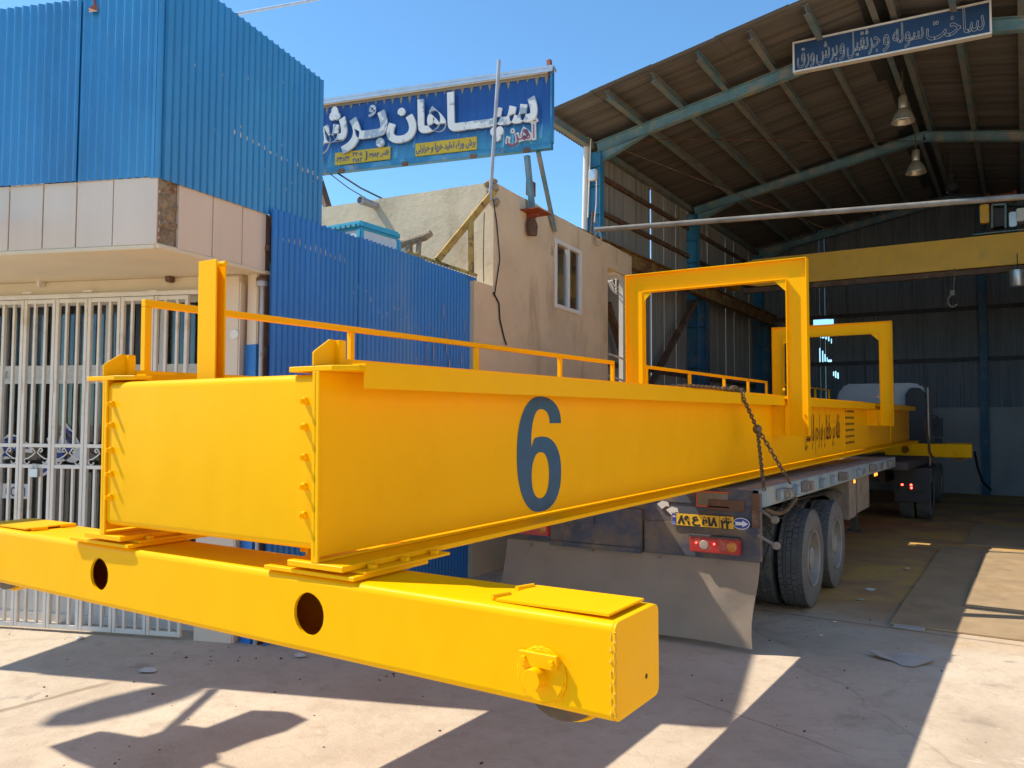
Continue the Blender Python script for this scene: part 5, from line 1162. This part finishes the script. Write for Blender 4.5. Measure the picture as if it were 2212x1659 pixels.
q = MB(); q.tube([(0, 0, .37), (0, 0, .75)], .01, 5); q.build('cord', 'black_cable', t)

# long pipe barrier across the hall front
A = sR(1284, 497, .03); B = onP(2212, 425, A, 12.7); bar = thing('pipe_barrier', 'long pale steel pipe running level across the hall opening', 'pipe', tuple(A))
q = MB(); q.tube([V((0, 0, 0)), (B-A)*1.5], .046, 14); q.build('pipe', 'barrier_pipe' if 'barrier_pipe' in M else 'dust_steel', bar, smooth=True)
q = MB(); q.tube([EX*-.06-EZ*.05, EX*-.03+EZ*.34], .022, 8); q.build('stake', 'rust_steel', bar, smooth=True)
q = MB()
for r in (.10, .13): q.tube([V((.10+r*.6*math.sin(t), -.06, -.05-r+r*math.cos(t))) for t in [i*.45 for i in range(14)]], .008, 5)
q.build('tied_wire', 'dust_steel', bar, smooth=True)

# ------------------------------------------------------------------ things lying on the floor
def slab(name, label, cat, x0, x1, y0, y1, z0, t, m, group=None, rz=0):
    q = MB(); w, d = (x1-x0)/2, (y1-y0)/2; q.box(-w, w, -d, d, 0, t); o = q.build(name, m, None, .002, seg=1); o.location = ((x0+x1)/2, (y0+y1)/2, z0); o.rotation_euler = (0, 0, rz); return tag(o, label, cat, group)
slab('steel_plate', 'long brown steel plate lying lowest on the hall floor, its near edge toward the street', 'plate', -1.19, 1.3, 9.0, 15.2, .004, .018, 'plate_steel', 'steel plates on the hall floor')
slab('steel_plate', 'steel plate lying on top of the long one, its thick near edge sunlit', 'plate', -.60, 1.6, 10.25, 12.2, .0235, .016, 'plate_steel', 'steel plates on the hall floor')
slab('steel_plate', 'farther steel plate, butted behind the raised plate at the right edge of the photo', 'plate', -.57, 1.6, 12.24, 14.6, .0235, .014, 'plate_steel', 'steel plates on the hall floor')
slab('steel_plate', 'thin steel plate far back on the dark hall floor behind the lit ones', 'plate', -.9, 1.6, 15.7, 19.0, .004, .012, 'plate_steel', 'steel plates on the hall floor')
for i, (u, v, L, w, lab) in enumerate(((1975, 1349, .34, .10, 'longer wooden board end sticking out from under the brown steel plate'), (1962, 1357, .28, .07, 'thin grey lath lying nearest the street under the plate edge'), (2010, 1350, .14, .09, 'short wooden board beside the longer one under the plate edge'))):
    P = onZ(u, v, .01); slab('wooden_board', lab, 'board', P.x-L/2, P.x+L/2, P.y-w/2, P.y+w/2+.05, .003, .016, 'cardboard', 'board scraps at the plate edge', -.05*i)
q = MB(); pts = [onZ(u, v, 0) for u, v in ((1873, 1416), (1893, 1416), (1925, 1424), (1952, 1421), (1985, 1424), (2021, 1433), (1975, 1443), (1950, 1440), (1928, 1430), (1900, 1426))]
hts = [.05, .045, .02, .05, .045, .03, .012, .006, .012, .03]; c0 = sum(pts, V())/len(pts)
vs = [p-c0+EZ*h for p, h in zip(pts, hts)]; q.add(vs, [(0, 1, 9), (1, 2, 8, 9), (2, 3, 7, 8), (3, 4, 6, 7), (4, 5, 6)]); q.add([v-EZ*.004 for v in vs], [(9, 1, 0), (9, 8, 2, 1), (8, 7, 3, 2), (7, 6, 4, 3), (6, 5, 4)])
o = q.build('cardboard_sheet', 'cardboard'); o.location = c0; tag(o, 'torn grey cardboard sheet lying on the shaded concrete near the plates', 'cardboard')
scr = [(648, 1419, .07, 'pale broken tile chip in the shade below the yellow carriage'), (172, 1381, .05, 'folded white paper scrap by the gate shade'), (320, 1451, .10, 'flat torn paper at the edge of sunlight under the gate'), (1957, 1230, .05, 'white paper scrap next to the lit patch inside the hall'), (1880, 1275, .06, 'white scrap beside the rear trailer wheels'), (1856, 1297, .05, 'small white scrap nearest the big tyre'), (2120, 1138, .09, 'crumpled paper standing on the plates far inside')]
for u, v, r, lab in scr:
    P = onZ(u, v, .0); rn = random.Random(int(u)); q = MB(); n = 7
    v0 = [V((r*math.cos(6.28*i/n)*rn.uniform(.6, 1.2), r*.7*math.sin(6.28*i/n)*rn.uniform(.6, 1.2), .004+rn.uniform(0, .02))) for i in range(n)]
    q.add(v0+[V((0, 0, .012))], [(i, (i+1) % n, n) for i in range(n)]); q.add([p-EZ*.003 for p in v0]+[V((0, 0, .009))], [((i+1) % n, i, n) for i in range(n)])
    o = q.build('paper_scrap', 'paper'); o.location = P; tag(o, lab, 'litter', 'litter on the ground')
q = MB(); rn = random.Random(11)                                        # small stones and crumbs
def stone(x, y, r):
    q.lathe((x, y, r*.3), (rn.uniform(-.4, .4), rn.uniform(-.4, .4), 1), [(0, -r*.5), (r*rn.uniform(.7, 1), -r*.2), (r*rn.uniform(.7, 1), r*.2), (0, r*.55)], 6)
for u, v in ((328, 1413), (402, 1421), (455, 1419), (455, 1428), (518, 1420), (553, 1423), (607, 1423), (820, 1470), (835, 1462), (850, 1457), (868, 1452), (880, 1448), (895, 1446), (95, 1485), (330, 1500), (1040, 1880)): P = onZ(min(u, 2200), min(v, 1650), 0); stone(P.x, P.y, rn.uniform(.008, .02))
for k in range(420):
    x = rn.uniform(-9, 1.5); y = rn.uniform(2.5, 13) if rn.random() < .8 else rn.uniform(13, 22); stone(x, y, rn.choice((.004, .005, .006, .008, .011)))
stuff(tag(q.build('small_stones', 'stone_dark'), 'small dark stones and crumbs scattered over the concrete', 'stones'), 'stuff')
q = MB(); P = onZ(2140, 1062, 0); rn = random.Random(21)
for k in range(26):
    q.lathe((P.x+rn.gauss(0, .5), P.y+rn.gauss(0, .35), .12+.3*rn.random()*max(0, 1-k/30)), (rn.uniform(-1, 1), rn.uniform(-1, 1), rn.uniform(-1, 1)), [(0, -.15), (.13, -.1), (.16, .05), (.06, .16)], 6)
tag(q.build('scrap_heap', 'dark_steel'), 'dark scrap heap against the concrete wall at the back of the hall', 'heap')
q = MB(); A = onY(2105, 975, 26); q.tube([A, onY(2112, 1010, 26), onY(2122, 1040, 26), onY(2140, 1058, 25.6)], .035, 6); tag(q.build('hanging_hose', 'black_cable', None, smooth=True), 'dark hose drooping to the scrap heap by the far carriage', 'hose')

# unseen rendered wall, added to bounce sunlight into the shaded sides
nw = thing('bounce_wall', 'added cream wall right of the yard, out of view, bouncing sunlight into the shade', 'wall', (6.4, 3, 0))
q = MB(); q.box(0, .3, -11, 10.5, 0, 5.2); q.build('wall', 'stucco_pale', nw, .02)
q = MB(); q.box(-.05, .35, -11.05, 10.55, 5.201, 5.29); q.build('coping', 'tile', nw, .01)

# lamp on a tall bent pole and a made-up stepped shape, both left of the picture: only their shadows reach the yard
lp = thing('street_lamp', 'tall bent street lamp left of the shop, known by its soft shadow', 'street lamp', (-10.3, 4.6, 0))
hd = V((-11.0, 1.72, 7.9)); O_ = V((-10.3, 4.6, 0))
q = MB(); q.tube([V((0, 0, 0)), V((0, 0, 7.6)), V((-.05, -.25, 8.0)), hd-O_+V((.12, .9, .02)), hd-O_], [.09, .06, .05, .045, .04], 12); q.build('pole', 'grey_pole', lp, smooth=True)
q = MB(); d = V((-.12, -1, 0)).normalized(); q.tube([hd-O_+d*t for t in (-.25, -.1, .1, .45, .8, .95)], [.05, .15, .22, .24, .18, .04], 14); q.v = [V((p.x, p.y, (p.z-7.9)*.5+7.9)) for p in q.v]; q.build('lamp_head', 'tin', lp, smooth=True)
zz = 3.6
def sh(u, v, z): P = onZ(u, v, 0); k = z/-SUN.z; return P-SUN*k
bx = thing('shadow_caster', 'made-up stepped shape out of view on the left, added for its shadow on the ground', 'sign', tuple(sh(300, 1610, zz)))  # invented blocker, outline projected back along the sun from its shadow
O2 = sh(300, 1610, zz)
def poly_part(name, px, m, z, t):
    P = [sh(u, v, z)-O2 for u, v in px]; q = MB(); q.add(P+[p+EZ*t for p in P], [list(range(len(P)-1, -1, -1)), list(range(len(P), 2*len(P)))]+[(i, (i+1) % len(P), (i+1) % len(P)+len(P), i+len(P)) for i in range(len(P))]); q.build(name, m, bx)
poly_part('stepped_blocker', ((104, 1613), (215, 1579), (302, 1594), (397, 1566), (444, 1575), (450, 1640), (300, 1700), (150, 1640)), 'white_paint', zz, .10)
poly_part('rounded_blocker', ((440, 1574), (544, 1534), (600, 1536), (640, 1552), (590, 1578), (520, 1598), (452, 1624)), 'grey_pole', zz-.01, .12)
q = MB(); q.tube([sh(u, v, zz)-O2 for u, v in ((430, 1628), (446, 1636), (470, 1650), (530, 1668))], .012, 6); q.build('cable', 'black_cable', bx)
q = MB(); q.bar(EZ*.11, V((-.6, .9, .14)), .05); q.build('bracket', 'rust_steel', bx)  # arm of the same added blocker
